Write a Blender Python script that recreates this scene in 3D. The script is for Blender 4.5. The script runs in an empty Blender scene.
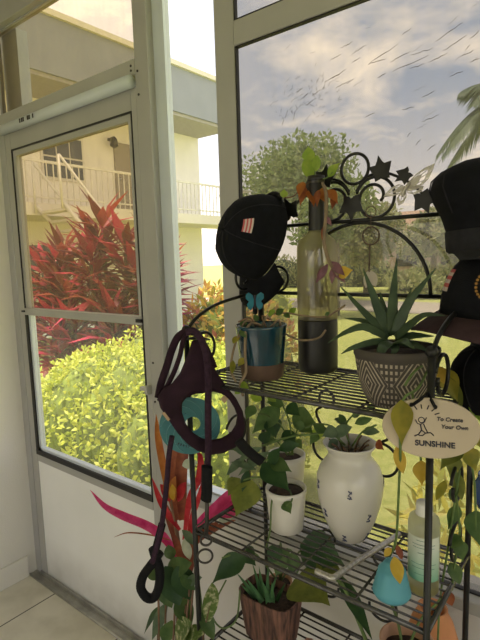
import bpy, bmesh, math, random
from mathutils import Vector, Matrix
import numpy as np

C = bpy.context.scene.collection
sc = bpy.context.scene
PI = math.pi

# ------------------------------------------------------------------ camera, sky, sun, exposure
cam_d = bpy.data.cameras.new('camera')
cam = bpy.data.objects.new('camera', cam_d)
C.objects.link(cam)
sc.camera = cam
cam_d.sensor_fit = 'AUTO'
cam_d.sensor_width = 36.0
cam_d.lens = 490.0 / 640.0 * 36.0
cam_d.clip_start = 0.02
cam_d.clip_end = 400
right = Vector((0.785317, 0.618343, -0.030485))
upv = Vector((-0.053282, 0.116564, 0.991753))
fwd = Vector((-0.616797, 0.777216, -0.124486))
m = Matrix.Identity(4)
for i in range(3):
    m[i][0] = right[i]; m[i][1] = upv[i]; m[i][2] = -fwd[i]
m[0][3], m[1][3], m[2][3] = 0.0, -1.13, 1.513
cam.matrix_world = m

sc.view_settings.view_transform = 'Standard'
sc.view_settings.look = 'None'
sc.view_settings.gamma = 1
sc.view_settings.use_curve_mapping = False
sc.view_settings.exposure = 0.0

world = bpy.data.worlds.new('cloudy_sky')
sc.world = world
world.use_nodes = True
wn, wl = world.node_tree.nodes, world.node_tree.links
wn.clear()
SKY = 1.75
tc = wn.new('ShaderNodeTexCoord')
sep = wn.new('ShaderNodeSeparateXYZ'); wl.new(tc.outputs['Generated'], sep.inputs[0])
zc = wn.new('ShaderNodeMath'); zc.operation = 'MAXIMUM'; zc.inputs[1].default_value = 0.0
wl.new(sep.outputs['Z'], zc.inputs[0])
zb = wn.new('ShaderNodeMath'); zb.operation = 'ADD'; zb.inputs[1].default_value = 0.22
wl.new(zc.outputs[0], zb.inputs[0])
dx = wn.new('ShaderNodeMath'); dx.operation = 'DIVIDE'; wl.new(sep.outputs['X'], dx.inputs[0]); wl.new(zb.outputs[0], dx.inputs[1])
dy = wn.new('ShaderNodeMath'); dy.operation = 'DIVIDE'; wl.new(sep.outputs['Y'], dy.inputs[0]); wl.new(zb.outputs[0], dy.inputs[1])
cmb = wn.new('ShaderNodeCombineXYZ'); wl.new(dx.outputs[0], cmb.inputs[0]); wl.new(dy.outputs[0], cmb.inputs[1])
noi = wn.new('ShaderNodeTexNoise'); noi.inputs['Scale'].default_value = 2.3; noi.inputs['Detail'].default_value = 9
noi.inputs['Roughness'].default_value = 0.58; noi.inputs['Distortion'].default_value = 0.35
wl.new(cmb.outputs[0], noi.inputs['Vector'])
cr = wn.new('ShaderNodeValToRGB')
cr.color_ramp.elements[0].position = 0.44; cr.color_ramp.elements[0].color = (0, 0, 0, 1)
cr.color_ramp.elements[1].position = 0.66; cr.color_ramp.elements[1].color = (1, 1, 1, 1)
wl.new(noi.outputs['Fac'], cr.inputs[0])
hz = wn.new('ShaderNodeMapRange'); hz.inputs['From Min'].default_value = 0.0; hz.inputs['From Max'].default_value = 0.30
hz.inputs['To Min'].default_value = 0.75; hz.inputs['To Max'].default_value = 0.0
wl.new(zc.outputs[0], hz.inputs['Value'])
# brighter, cloudier towards -X (the side the sun stands on)
sx = wn.new('ShaderNodeMapRange'); sx.inputs['From Min'].default_value = -0.45; sx.inputs['From Max'].default_value = -0.95
sx.inputs['To Min'].default_value = 0.0; sx.inputs['To Max'].default_value = 0.8
wl.new(sep.outputs['X'], sx.inputs['Value'])
mx1 = wn.new('ShaderNodeMath'); mx1.operation = 'MAXIMUM'; wl.new(hz.outputs[0], mx1.inputs[0]); wl.new(cr.outputs[0], mx1.inputs[1])
mx2 = wn.new('ShaderNodeMath'); mx2.operation = 'MAXIMUM'; wl.new(mx1.outputs[0], mx2.inputs[0]); wl.new(sx.outputs[0], mx2.inputs[1])
mixc = wn.new('ShaderNodeMixRGB'); mixc.inputs[1].default_value = (0.50, 0.57, 0.74, 1); mixc.inputs[2].default_value = (1.48, 1.30, 1.10, 1)
wl.new(mx2.outputs[0], mixc.inputs[0])
bg = wn.new('ShaderNodeBackground'); bg.inputs['Strength'].default_value = SKY
wl.new(mixc.outputs[0], bg.inputs['Color'])
wo = wn.new('ShaderNodeOutputWorld'); wl.new(bg.outputs[0], wo.inputs[0])

sun_d = bpy.data.lights.new('sun', 'SUN'); sun_d.energy = 8.0; sun_d.angle = math.radians(14); sun_d.color = (1.0, 0.93, 0.80)
sun = bpy.data.objects.new('sun', sun_d); C.objects.link(sun)
sun.rotation_euler = Vector((0.26, 0.17, -0.95)).to_track_quat('-Z', 'Y').to_euler()   # high, over the roof from behind the room

random.seed(7)
rng = np.random.default_rng(11)

# ------------------------------------------------------------------ materials
def mat(name, col, rough=0.6, metal=0.0, var=0.12, scale=12.0, bump=0.0, bscale=None, spec=0.5, coat=0.0, emit=None):
    M = bpy.data.materials.new(name); M.use_nodes = True
    n, l = M.node_tree.nodes, M.node_tree.links
    b = n['Principled BSDF']
    b.inputs['Roughness'].default_value = rough; b.inputs['Metallic'].default_value = metal
    b.inputs['Specular IOR Level'].default_value = spec
    b.inputs['Coat Weight'].default_value = coat
    t = n.new('ShaderNodeTexCoord'); no = n.new('ShaderNodeTexNoise')
    no.inputs['Scale'].default_value = scale; no.inputs['Detail'].default_value = 5
    l.new(t.outputs['Object'], no.inputs['Vector'])
    r = n.new('ShaderNodeValToRGB')
    c = np.array(col)
    lo = np.clip(c * (1 - var), 0, 1); hi = np.clip(c * (1 + var), 0, 1)
    r.color_ramp.elements[0].position = 0.3; r.color_ramp.elements[0].color = (*lo, 1)
    r.color_ramp.elements[1].position = 0.7; r.color_ramp.elements[1].color = (*hi, 1)
    l.new(no.outputs['Fac'], r.inputs[0]); l.new(r.outputs[0], b.inputs['Base Color'])
    if bump:
        bp = n.new('ShaderNodeBump'); bp.inputs['Strength'].default_value = bump; bp.inputs['Distance'].default_value = 0.004
        n2 = n.new('ShaderNodeTexNoise'); n2.inputs['Scale'].default_value = bscale or scale * 6; n2.inputs['Detail'].default_value = 4
        l.new(t.outputs['Object'], n2.inputs['Vector']); l.new(n2.outputs['Fac'], bp.inputs['Height']); l.new(bp.outputs[0], b.inputs['Normal'])
    return M

def leafmat(name, cols, trans=0.45, rough=0.45, island=True, scale=30.0):
    """diffuse + translucent foliage; colour varies per leaf (island) or by noise along the leaf"""
    M = bpy.data.materials.new(name); M.use_nodes = True
    n, l = M.node_tree.nodes, M.node_tree.links
    b = n['Principled BSDF']; out = n['Material Output']
    b.inputs['Roughness'].default_value = rough; b.inputs['Specular IOR Level'].default_value = 0.35
    r = n.new('ShaderNodeValToRGB'); r.color_ramp.interpolation = 'LINEAR'
    while len(r.color_ramp.elements) < len(cols): r.color_ramp.elements.new(0.5)
    for i, c in enumerate(cols):
        r.color_ramp.elements[i].position = (i / (len(cols) - 1)) if island else 0.32 + 0.36 * i / (len(cols) - 1)
        r.color_ramp.elements[i].color = (*c, 1)
    if island:
        g = n.new('ShaderNodeNewGeometry'); l.new(g.outputs['Random Per Island'], r.inputs[0])
    else:
        t = n.new('ShaderNodeTexCoord'); no = n.new('ShaderNodeTexNoise'); no.inputs['Scale'].default_value = scale
        no.inputs['Detail'].default_value = 3; no.inputs['Roughness'].default_value = 0.6
        l.new(t.outputs['Object'], no.inputs['Vector']); l.new(no.outputs['Fac'], r.inputs[0])
    l.new(r.outputs[0], b.inputs['Base Color'])
    tr = n.new('ShaderNodeBsdfTranslucent'); l.new(r.outputs[0], tr.inputs['Color'])
    mx = n.new('ShaderNodeMixShader'); mx.inputs[0].default_value = trans
    l.new(b.outputs[0], mx.inputs[1]); l.new(tr.outputs[0], mx.inputs[2]); l.new(mx.outputs[0], out.inputs[0])
    return M

def panemat(name, tint, haze=0.06, hazecol=(0.8, 0.75, 0.68), gloss=0.04, noise=0.0, rough=0.05):
    """a sheet of tinted film: lets the view through, scatters a little daylight, mirrors a little"""
    M = bpy.data.materials.new(name); M.use_nodes = True
    n, l = M.node_tree.nodes, M.node_tree.links
    n.clear()
    out = n.new('ShaderNodeOutputMaterial')
    t = n.new('ShaderNodeBsdfTransparent'); t.inputs[0].default_value = (*tint, 1)
    d = n.new('ShaderNodeBsdfTranslucent'); d.inputs[0].default_value = (*hazecol, 1)
    g = n.new('ShaderNodeBsdfGlossy'); g.inputs['Roughness'].default_value = rough
    m1 = n.new('ShaderNodeMixShader'); m1.inputs[0].default_value = haze
    m2 = n.new('ShaderNodeMixShader'); m2.inputs[0].default_value = gloss
    if noise:
        tcx = n.new('ShaderNodeTexCoord'); mp = n.new('ShaderNodeMapping'); mp.inputs['Scale'].default_value = (14, 14, 2.2)
        no = n.new('ShaderNodeTexNoise'); no.inputs['Scale'].default_value = 3; no.inputs['Detail'].default_value = 6
        l.new(tcx.outputs['Object'], mp.inputs[0]); l.new(mp.outputs[0], no.inputs['Vector'])
        mr = n.new('ShaderNodeMapRange'); mr.inputs['To Min'].default_value = max(0, haze - noise); mr.inputs['To Max'].default_value = haze + noise
        mr.inputs['From Min'].default_value = 0.3; mr.inputs['From Max'].default_value = 0.7
        l.new(no.outputs['Fac'], mr.inputs['Value']); l.new(mr.outputs[0], m1.inputs[0])
    l.new(t.outputs[0], m1.inputs[1]); l.new(d.outputs[0], m1.inputs[2])
    l.new(m1.outputs[0], m2.inputs[1]); l.new(g.outputs[0], m2.inputs[2]); l.new(m2.outputs[0], out.inputs[0])
    return M

M = {}
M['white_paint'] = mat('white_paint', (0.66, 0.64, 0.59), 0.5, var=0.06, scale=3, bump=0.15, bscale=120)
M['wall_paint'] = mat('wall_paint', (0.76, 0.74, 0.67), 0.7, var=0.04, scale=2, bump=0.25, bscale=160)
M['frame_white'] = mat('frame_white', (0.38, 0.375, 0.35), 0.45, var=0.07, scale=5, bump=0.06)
M['frame_side'] = mat('frame_side', (0.58, 0.63, 0.67), 0.35, var=0.05, scale=5)
M['jamb_grey'] = mat('jamb_grey', (0.42, 0.42, 0.41), 0.4, 0.3, var=0.08, scale=6)
M['blue_grey'] = mat('blue_grey', (0.42, 0.49, 0.60), 0.5, var=0.06)
M['alu'] = mat('alu', (0.45, 0.44, 0.41), 0.35, 0.8, var=0.2, scale=18)
M['gasket'] = mat('gasket', (0.012, 0.011, 0.010), 0.5)
M['screw'] = mat('screw', (0.05, 0.045, 0.04), 0.4, 0.6)
M['iron'] = mat('iron', (0.022, 0.022, 0.021), 0.33, 0.55, var=0.25, scale=40, bump=0.1, bscale=200)
M['iron_glint'] = mat('iron_glint', (0.085, 0.083, 0.078), 0.27, 0.6, var=0.3, scale=50)  # iron lightened for the sky glints on the shelves
M['black_cloth'] = mat('black_cloth', (0.006, 0.0065, 0.009), 0.95, var=0.3, scale=60, bump=0.4, bscale=500, spec=0.2)
M['black_brim'] = mat('black_brim', (0.022, 0.022, 0.026), 0.9, var=0.2, scale=60, bump=0.3, bscale=500, spec=0.2)
M['maroon_brim'] = mat('maroon_brim', (0.040, 0.022, 0.026), 0.9, var=0.2, scale=60, bump=0.3, bscale=500, spec=0.2)
M['purple_mesh'] = mat('purple_mesh', (0.024, 0.009, 0.018), 0.85, var=0.25, scale=40, bump=0.5, bscale=600, spec=0.25)
M['purple_rope'] = mat('purple_rope', (0.034, 0.016, 0.030), 0.85, var=0.35, scale=120, bump=0.5, bscale=400, spec=0.2)
M['black_web'] = mat('black_web', (0.006, 0.006, 0.007), 0.85, var=0.3, scale=80, bump=0.4, bscale=400, spec=0.25)
M['tan_patch'] = mat('tan_patch', (0.38, 0.26, 0.16), 0.7)
M['steel'] = mat('steel', (0.45, 0.45, 0.45), 0.25, 1.0, var=0.15)
M['teal_glaze'] = mat('teal_glaze', (0.003, 0.036, 0.058), 0.18, var=0.4, scale=18, coat=0.5)
M['bare_clay'] = mat('bare_clay', (0.10, 0.058, 0.040), 0.8, var=0.2, scale=30)
M['soil'] = mat('soil', (0.045, 0.026, 0.017), 0.95, var=0.5, scale=120, bump=0.8, bscale=200)
M['white_ceramic'] = mat('white_ceramic', (0.66, 0.63, 0.57), 0.3, var=0.04, scale=8, coat=0.3)
M['white_pot'] = mat('white_pot', (0.72, 0.69, 0.62), 0.35, var=0.04, scale=8)
M['blue_mark'] = mat('blue_mark', (0.05, 0.06, 0.13), 0.5)
M['terracotta'] = mat('terracotta', (0.52, 0.30, 0.19), 0.8, var=0.12, scale=15)
M['sign_wood'] = mat('sign_wood', (0.50, 0.415, 0.31), 0.55, var=0.06, scale=6)
M['ink'] = mat('ink', (0.03, 0.03, 0.045), 0.6)
M['gold'] = mat('gold', (0.42, 0.22, 0.05), 0.5, 0.3)
M['red_flag'] = mat('red_flag', (0.42, 0.08, 0.09), 0.8)
M['pale_flag'] = mat('pale_flag', (0.50, 0.42, 0.40), 0.8)
M['lace'] = mat('lace', (0.62, 0.58, 0.52), 0.4, 0.4, var=0.1)
M['cord'] = mat('cord', (0.10, 0.07, 0.05), 0.8)
M['feather'] = mat('feather', (0.55, 0.50, 0.42), 0.9)
M['stem_green'] = mat('stem_green', (0.10, 0.16, 0.04), 0.6, var=0.3, scale=40)
M['stem_brown'] = mat('stem_brown', (0.17, 0.10, 0.055), 0.8, var=0.3, scale=40)
M['stem_pale'] = mat('stem_pale', (0.22, 0.16, 0.10), 0.8, var=0.25, scale=40)
M['root'] = mat('root', (0.22, 0.15, 0.085), 0.8, var=0.35, scale=60)
M['teal_rubber'] = mat('teal_rubber', (0.10, 0.36, 0.45), 0.5, var=0.08, scale=20)
M['white_plastic'] = mat('white_plastic', (0.72, 0.72, 0.68), 0.35, var=0.03)
M['orange_clay'] = mat('orange_clay', (0.55, 0.24, 0.10), 0.8, var=0.15)
M['cobalt'] = mat('cobalt', (0.03, 0.10, 0.36), 0.15, var=0.2, coat=0.6)

def leaf_two(name, base, edge, trans=0.4):
    return leafmat(name, [base, edge], trans, island=False, scale=45)
L = {}
L['dark'] = leafmat('dark_leaf', [(0.022, 0.06, 0.020), (0.045, 0.10, 0.03)], 0.30, island=False)
L['mid'] = leafmat('green_leaf', [(0.055, 0.115, 0.035), (0.12, 0.19, 0.06)], 0.42, island=False)
L['lime'] = leafmat('lime_leaf', [(0.20, 0.34, 0.04), (0.36, 0.46, 0.07)], 0.5, island=False)
L['olive'] = leafmat('olive_leaf', [(0.11, 0.14, 0.025), (0.22, 0.24, 0.045)], 0.4, island=False)
L['grey'] = leafmat('grey_leaf', [(0.08, 0.13, 0.075), (0.15, 0.21, 0.12)], 0.35, island=False)
L['yellow'] = leafmat('yellow_leaf', [(0.62, 0.40, 0.04), (0.74, 0.52, 0.10)], 0.5, island=False)
L['ygreen'] = leafmat('yellowing_leaf', [(0.17, 0.20, 0.025), (0.42, 0.34, 0.04)], 0.5, island=False, scale=22)
L['orange'] = leafmat('orange_leaf', [(0.36, 0.10, 0.02), (0.50, 0.20, 0.05)], 0.45, island=False)
L['rust'] = leafmat('rust_leaf', [(0.20, 0.05, 0.025), (0.40, 0.13, 0.04)], 0.4, island=False)
L['pink'] = leafmat('pink_leaf', [(0.52, 0.02, 0.13), (0.72, 0.08, 0.25)], 0.5, island=False)
L['red'] = leafmat('red_leaf', [(0.38, 0.02, 0.03), (0.62, 0.05, 0.06)], 0.5, island=False)
L['brownred'] = leafmat('brown_red_leaf', [(0.18, 0.045, 0.03), (0.34, 0.11, 0.05)], 0.45, island=False)
L['aloe'] = leafmat('aloe_flesh', [(0.030, 0.056, 0.030), (0.062, 0.10, 0.052)], 0.08, 0.4, island=False)
L['spiky'] = leafmat('spiky_leaf', [(0.06, 0.16, 0.06), (0.12, 0.26, 0.10)], 0.25, island=False)
L['varieg'] = leafmat('cream_edged_leaf', [(0.10, 0.17, 0.04), (0.13, 0.20, 0.05), (0.62, 0.60, 0.36)], 0.4, island=False, scale=60)
L['pale'] = leafmat('pale_leaf', [(0.42, 0.48, 0.35), (0.58, 0.62, 0.48)], 0.5, island=False)
L['mauve'] = leafmat('mauve_leaf', [(0.16, 0.07, 0.10), (0.30, 0.15, 0.18)], 0.4, island=False)

# ------------------------------------------------------------------ object helpers
def tag(o, label=None, cat=None, group=None, kind=None):
    if label: o['label'] = label
    if cat: o['category'] = cat
    if group: o['group'] = group
    if kind: o['kind'] = kind
    return o

def thing(name, label, cat, loc, group=None):
    o = bpy.data.objects.new(name, None); C.objects.link(o)
    o.empty_display_size = 0.05
    o.location = loc
    return tag(o, label, cat, group)

def base_of(o):
    p = Vector((0, 0, 0))
    while o:
        p += o.location; o = o.parent
    return p

class MB:
    """collects shapes given in world coordinates into one mesh object"""
    def __init__(s): s.v = []; s.f = []; s.sm = []
    def add(s, v, f, smooth=True):
        k = len(s.v); s.v += [tuple(q) for q in v]; s.f += [tuple(i + k for i in q) for q in f]; s.sm += [smooth] * len(f); return s
    def box(s, lo, hi):
        x0, y0, z0 = lo; x1, y1, z1 = hi
        v = [(x0, y0, z0), (x1, y0, z0), (x1, y1, z0), (x0, y1, z0), (x0, y0, z1), (x1, y0, z1), (x1, y1, z1), (x0, y1, z1)]
        return s.add(v, [(0, 3, 2, 1), (4, 5, 6, 7), (0, 1, 5, 4), (1, 2, 6, 5), (2, 3, 7, 6), (3, 0, 4, 7)], False)
    def tube(s, pts, r, seg=8, flat=1.0, caps=True):
        P_ = [Vector(p) for p in pts]
        n = len(P_)
        R_ = r if isinstance(r, (list, tuple)) else [r] * n
        T = []
        for i in range(n):
            d = P_[min(i + 1, n - 1)] - P_[max(i - 1, 0)]
            T.append(d.normalized() if d.length > 1e-9 else Vector((0, 0, 1)))
        a = Vector((0, 0, 1)) if abs(T[0].z) < 0.9 else Vector((1, 0, 0))
        u = (a - T[0] * a.dot(T[0])).normalized()
        v, f = [], []
        for i in range(n):
            u = (u - T[i] * u.dot(T[i]))
            u = u.normalized() if u.length > 1e-9 else T[i].orthogonal().normalized()
            w = T[i].cross(u)
            for k in range(seg):
                t = 2 * PI * k / seg
                v.append(P_[i] + (u * math.cos(t) + w * math.sin(t) * flat) * R_[i])
        for i in range(n - 1):
            for k in range(seg):
                f.append((i * seg + k, i * seg + (k + 1) % seg, (i + 1) * seg + (k + 1) % seg, (i + 1) * seg + k))
        if caps:
            f.append(tuple(range(seg - 1, -1, -1))); f.append(tuple((n - 1) * seg + k for k in range(seg)))
        return s.add(v, f)
    def ring(s, c, r, tr, ux=(1, 0, 0), uz=(0, 0, 1), n=28, seg=7):
        c = Vector(c); ux = Vector(ux); uz = Vector(uz)
        pts = [c + ux * r * math.cos(2 * PI * i / n) + uz * r * math.sin(2 * PI * i / n) for i in range(n)]
        w = ux.cross(uz)
        v, f = [], []
        for i, p in enumerate(pts):
            d = (p - c).normalized()
            for k in range(seg):
                t = 2 * PI * k / seg
                v.append(p + d * tr * math.cos(t) + w * tr * math.sin(t))
        for i in range(n):
            for k in range(seg):
                j = (i + 1) % n
                f.append((i * seg + k, j * seg + k, j * seg + (k + 1) % seg, i * seg + (k + 1) % seg))
        return s.add(v, f)
    def lathe(s, prof, loc, seg=40, close=True, wob=None):
        x, y, z = loc; v, f = [], []
        n = len(prof)
        for i, (r, h) in enumerate(prof):
            for k in range(seg):
                t = 2 * PI * k / seg
                rr = r * (1 + (wob(t, h) if wob else 0))
                v.append((x + rr * math.cos(t), y + rr * math.sin(t), z + h))
        for i in range(n - 1):
            for k in range(seg):
                f.append((i * seg + k, i * seg + (k + 1) % seg, (i + 1) * seg + (k + 1) % seg, (i + 1) * seg + k))
        if close:
            f.append(tuple(range(seg - 1, -1, -1)))
            f.append(tuple((n - 1) * seg + k for k in range(seg)))
        return s.add(v, f)
    def ball(s, c, r, sc_=(1, 1, 1), seg=14, rings=9):
        c = Vector(c); v, f = [], []
        for i in range(rings + 1):
            ph = PI * i / rings
            for k in range(seg):
                t = 2 * PI * k / seg
                v.append(c + Vector((r * sc_[0] * math.sin(ph) * math.cos(t), r * sc_[1] * math.sin(ph) * math.sin(t), -r * sc_[2] * math.cos(ph))))
        for i in range(rings):
            for k in range(seg):
                f.append((i * seg + k, i * seg + (k + 1) % seg, (i + 1) * seg + (k + 1) % seg, (i + 1) * seg + k))
        return s.add(v, f)
    def prism(s, pts, off):
        """closed polygon (list of 3-D points) pushed along off"""
        n = len(pts); o = Vector(off)
        a = [Vector(p) - o * 0.5 for p in pts]; b = [Vector(p) + o * 0.5 for p in pts]
        c0 = sum(a, Vector()) / n; c1 = sum(b, Vector()) / n
        v = a + b + [c0, c1]
        f = []
        for i in range(n):
            j = (i + 1) % n
            f.append((i, j, n + j, n + i)); f.append((j, i, 2 * n)); f.append((n + i, n + j, 2 * n + 1))
        return s.add(v, f, False)
    def build(s, name, mt, parent=None, bevel=0.0):
        me = bpy.data.meshes.new(name)
        if parent is not None: org = base_of(parent)
        else:
            a = np.array(s.v); org = Vector(((a[:, 0].min() + a[:, 0].max()) / 2, (a[:, 1].min() + a[:, 1].max()) / 2, a[:, 2].min()))
        me.from_pydata([(v[0] - org.x, v[1] - org.y, v[2] - org.z) for v in s.v], [], s.f)
        me.polygons.foreach_set('use_smooth', s.sm)
        me.update()
        me.materials.append(mt)
        o = bpy.data.objects.new(name, me); C.objects.link(o)
        if parent is not None: o.parent = parent
        else: o.location = org
        if bevel:
            b = o.modifiers.new('edge', 'BEVEL'); b.width = bevel; b.segments = 2; b.limit_method = 'ANGLE'
        return o

def box(name, lo, hi, mt, parent=None, bevel=0.0):
    return MB().box(lo, hi).build(name, mt, parent, bevel)
def struct(o, label=None, cat=None):
    o['kind'] = 'structure'
    if label: o['label'] = label
    if cat: o['category'] = cat
    return o

def bez(p0, p1, sag=0.0, n=8, up=(0, 0, 1)):
    p0, p1, up = Vector(p0), Vector(p1), Vector(up)
    return [p0.lerp(p1, i / n) + up * sag * 4 * (i / n) * (1 - i / n) for i in range(n + 1)]
def smooth(pts, n=6):
    """Catmull-Rom through the points"""
    P_ = [Vector(p) for p in pts]
    if len(P_) < 3: return P_
    Q = [P_[0] * 2 - P_[1]] + P_ + [P_[-1] * 2 - P_[-2]]
    out = []
    for i in range(1, len(Q) - 2):
        a, b, c, d = Q[i - 1], Q[i], Q[i + 1], Q[i + 2]
        for k in range(n):
            t = k / n
            out.append(0.5 * ((2 * b) + (c - a) * t + (2 * a - 5 * b + 4 * c - d) * t * t + (3 * b - a - 3 * c + d) * t ** 3))
    out.append(P_[-1]); return out

EYE = Vector((0, -1.13, 1.513))
SHAPES = {
    'heart': [0.0, 0.55, 0.86, 1.0, 0.98, 0.86, 0.66, 0.40, 0.16, 0.0],
    'oval': [0.0, 0.45, 0.76, 0.93, 1.0, 0.97, 0.86, 0.66, 0.38, 0.0],
    'lance': [0.10, 0.42, 0.70, 0.90, 1.0, 0.96, 0.80, 0.56, 0.28, 0.0],
    'strap': [0.55, 0.75, 0.88, 0.97, 1.0, 0.96, 0.86, 0.66, 0.38, 0.0],
    'spike': [1.0, 0.98, 0.93, 0.86, 0.76, 0.64, 0.50, 0.34, 0.17, 0.0],
}
def leaf_shape(mb, base, tip, width, shape='heart', fold=0.18, arch=0.10, face=None, thick=0.0, twist=0.0, lift=(0, 0, 1)):
    """a leaf from base to tip: folded along the midrib, arched; face = the way the blade looks"""
    b, t = Vector(base), Vector(tip)
    ax = t - b; Ln = ax.length
    ax.normalize()
    fc = Vector(face) if face is not None else (EYE - b)
    fc = fc - ax * fc.dot(ax)
    fc = fc.normalized() if fc.length > 1e-6 else ax.orthogonal().normalized()
    prof = SHAPES[shape]; n = len(prof)
    lf = Vector(lift); v, f = [], []
    m_ = 5
    for i, w in enumerate(prof):
        s = i / (n - 1)
        side = ax.cross(fc)
        if twist:
            q = Matrix.Rotation(twist * s, 3, ax); side = q @ side
        nn = side.cross(ax)
        c = b + ax * Ln * s + lf * arch * Ln * 4 * s * (1 - s)
        for k in range(m_):
            u = (k - 2) / 2.0
            hw = max(w, 0.012) * width * 0.5
            v.append(c + side * u * hw + nn * (abs(u) ** 1.4 * fold * hw - thick * (1 - abs(u)) * w * width))
    for i in range(n - 1):
        for k in range(m_ - 1):
            f.append((i * m_ + k, i * m_ + k + 1, (i + 1) * m_ + k + 1, (i + 1) * m_ + k))
    if thick:      # a fleshy leaf: close the front with a flatter face
        k0 = len(v)
        for i, w in enumerate(prof):
            for k in range(m_):
                p = Vector(v[i * m_ + k]); u = (k - 2) / 2.0
                s = i / (n - 1)
                side = ax.cross(fc); nn = side.cross(ax)
                v.append(p + nn * ((1 - abs(u)) * thick * w * width * 1.5))
        for i in range(n - 1):
            for k in range(m_ - 1):
                f.append((k0 + i * m_ + k, k0 + (i + 1) * m_ + k, k0 + (i + 1) * m_ + k + 1, k0 + i * m_ + k + 1))
            f.append((i * m_, (i + 1) * m_, k0 + (i + 1) * m_, k0 + i * m_))
            f.append((i * m_ + 4, k0 + i * m_ + 4, k0 + (i + 1) * m_ + 4, (i + 1) * m_ + 4))
        f.append(tuple([0, 1, 2, 3, 4] + [k0 + q for q in (4, 3, 2, 1, 0)]))
    mb.add(v, f)
def put_leaves(parent, specs, shape='heart', fold=0.2, arch=0.06, tilt=0.5, thick=0.0, name='leaf', lift=(0, 0, 1)):
    for b, t, w, nm in specs:
        key = nm or 'mid'; sh = shape
        if ':' in key: key, sh = key.split(':')
        fc = (EYE - Vector(b)).normalized() + Vector((random.uniform(-1, 1), random.uniform(-0.6, 0.6), random.uniform(-0.2, 1.0))) * tilt
        mb = MB(); leaf_shape(mb, b, t, w, sh, fold, arch * random.uniform(0.5, 1.3), fc, thick, random.uniform(-0.3, 0.3), lift)
        mb.build(name, L[key], parent)
def stem(parent, pts, r, mt='stem_green', name='stem', seg=6, sm=5):
    return MB().tube(smooth(pts, sm), r, seg).build(name, M[mt], parent)

# ------------------------------------------------------------------ the room
def tile_material():
    T = bpy.data.materials.new('floor_tile'); T.use_nodes = True
    n, l = T.node_tree.nodes, T.node_tree.links
    b = n['Principled BSDF']; b.inputs['Roughness'].default_value = 0.38
    t = n.new('ShaderNodeTexCoord'); mp = n.new('ShaderNodeMapping'); mp.inputs['Location'].default_value = (0.325, 0.10, 0)
    br = n.new('ShaderNodeTexBrick'); br.offset = 0.0
    br.inputs['Scale'].default_value = 1.0; br.inputs['Brick Width'].default_value = 0.46; br.inputs['Row Height'].default_value = 0.46
    br.inputs['Mortar Size'].default_value = 0.0035; br.inputs['Mortar Smooth'].default_value = 0.1
    br.inputs['Color1'].default_value = (0.72, 0.68, 0.57, 1); br.inputs['Color2'].default_value = (0.69, 0.65, 0.55, 1); br.inputs['Mortar'].default_value = (0.10, 0.09, 0.075, 1)
    l.new(t.outputs['Object'], mp.inputs[0]); l.new(mp.outputs[0], br.inputs['Vector'])
    no = n.new('ShaderNodeTexNoise'); no.inputs['Scale'].default_value = 6; no.inputs['Detail'].default_value = 8
    l.new(t.outputs['Object'], no.inputs['Vector'])
    r = n.new('ShaderNodeValToRGB'); r.color_ramp.elements[0].color = (0.80, 0.79, 0.76, 1); r.color_ramp.elements[1].color = (1, 1, 1, 1)
    r.color_ramp.elements[0].position = 0.35; r.color_ramp.elements[1].position = 0.6
    l.new(no.outputs['Fac'], r.inputs[0])
    mx = n.new('ShaderNodeMixRGB'); mx.blend_type = 'MULTIPLY'; mx.inputs[0].default_value = 1
    l.new(br.outputs['Color'], mx.inputs[1]); l.new(r.outputs[0], mx.inputs[2]); l.new(mx.outputs[0], b.inputs['Base Color'])
    return T
def door_panel_material():
    """off-white door skin, grubby along its foot"""
    T = mat('door_panel', (0.85, 0.85, 0.82), 0.35, var=0.04, scale=3, bump=0.08, bscale=60)
    n, l = T.node_tree.nodes, T.node_tree.links
    b = n['Principled BSDF']; src = b.inputs['Base Color'].links[0].from_socket
    t = n.new('ShaderNodeTexCoord'); sp = n.new('ShaderNodeSeparateXYZ'); l.new(t.outputs['Object'], sp.inputs[0])
    no = n.new('ShaderNodeTexNoise'); no.inputs['Scale'].default_value = 9; no.inputs['Detail'].default_value = 8; l.new(t.outputs['Object'], no.inputs['Vector'])
    mr = n.new('ShaderNodeMapRange'); mr.inputs['From Min'].default_value = 0.0; mr.inputs['From Max'].default_value = 0.22
    mr.inputs['To Min'].default_value = 0.75; mr.inputs['To Max'].default_value = 0.0
    l.new(sp.outputs['Z'], mr.inputs['Value'])
    ml = n.new('ShaderNodeMath'); ml.operation = 'MULTIPLY'; l.new(mr.outputs[0], ml.inputs[0]); l.new(no.outputs['Fac'], ml.inputs[1])
    mx = n.new('ShaderNodeMixRGB'); mx.inputs[2].default_value = (0.20, 0.17, 0.13, 1)
    l.new(ml.outputs[0], mx.inputs[0]); l.new(src, mx.inputs[1]); l.new(mx.outputs[0], b.inputs['Base Color'])
    return T
M['tile'] = tile_material(); M['door_panel'] = door_panel_material()

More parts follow.
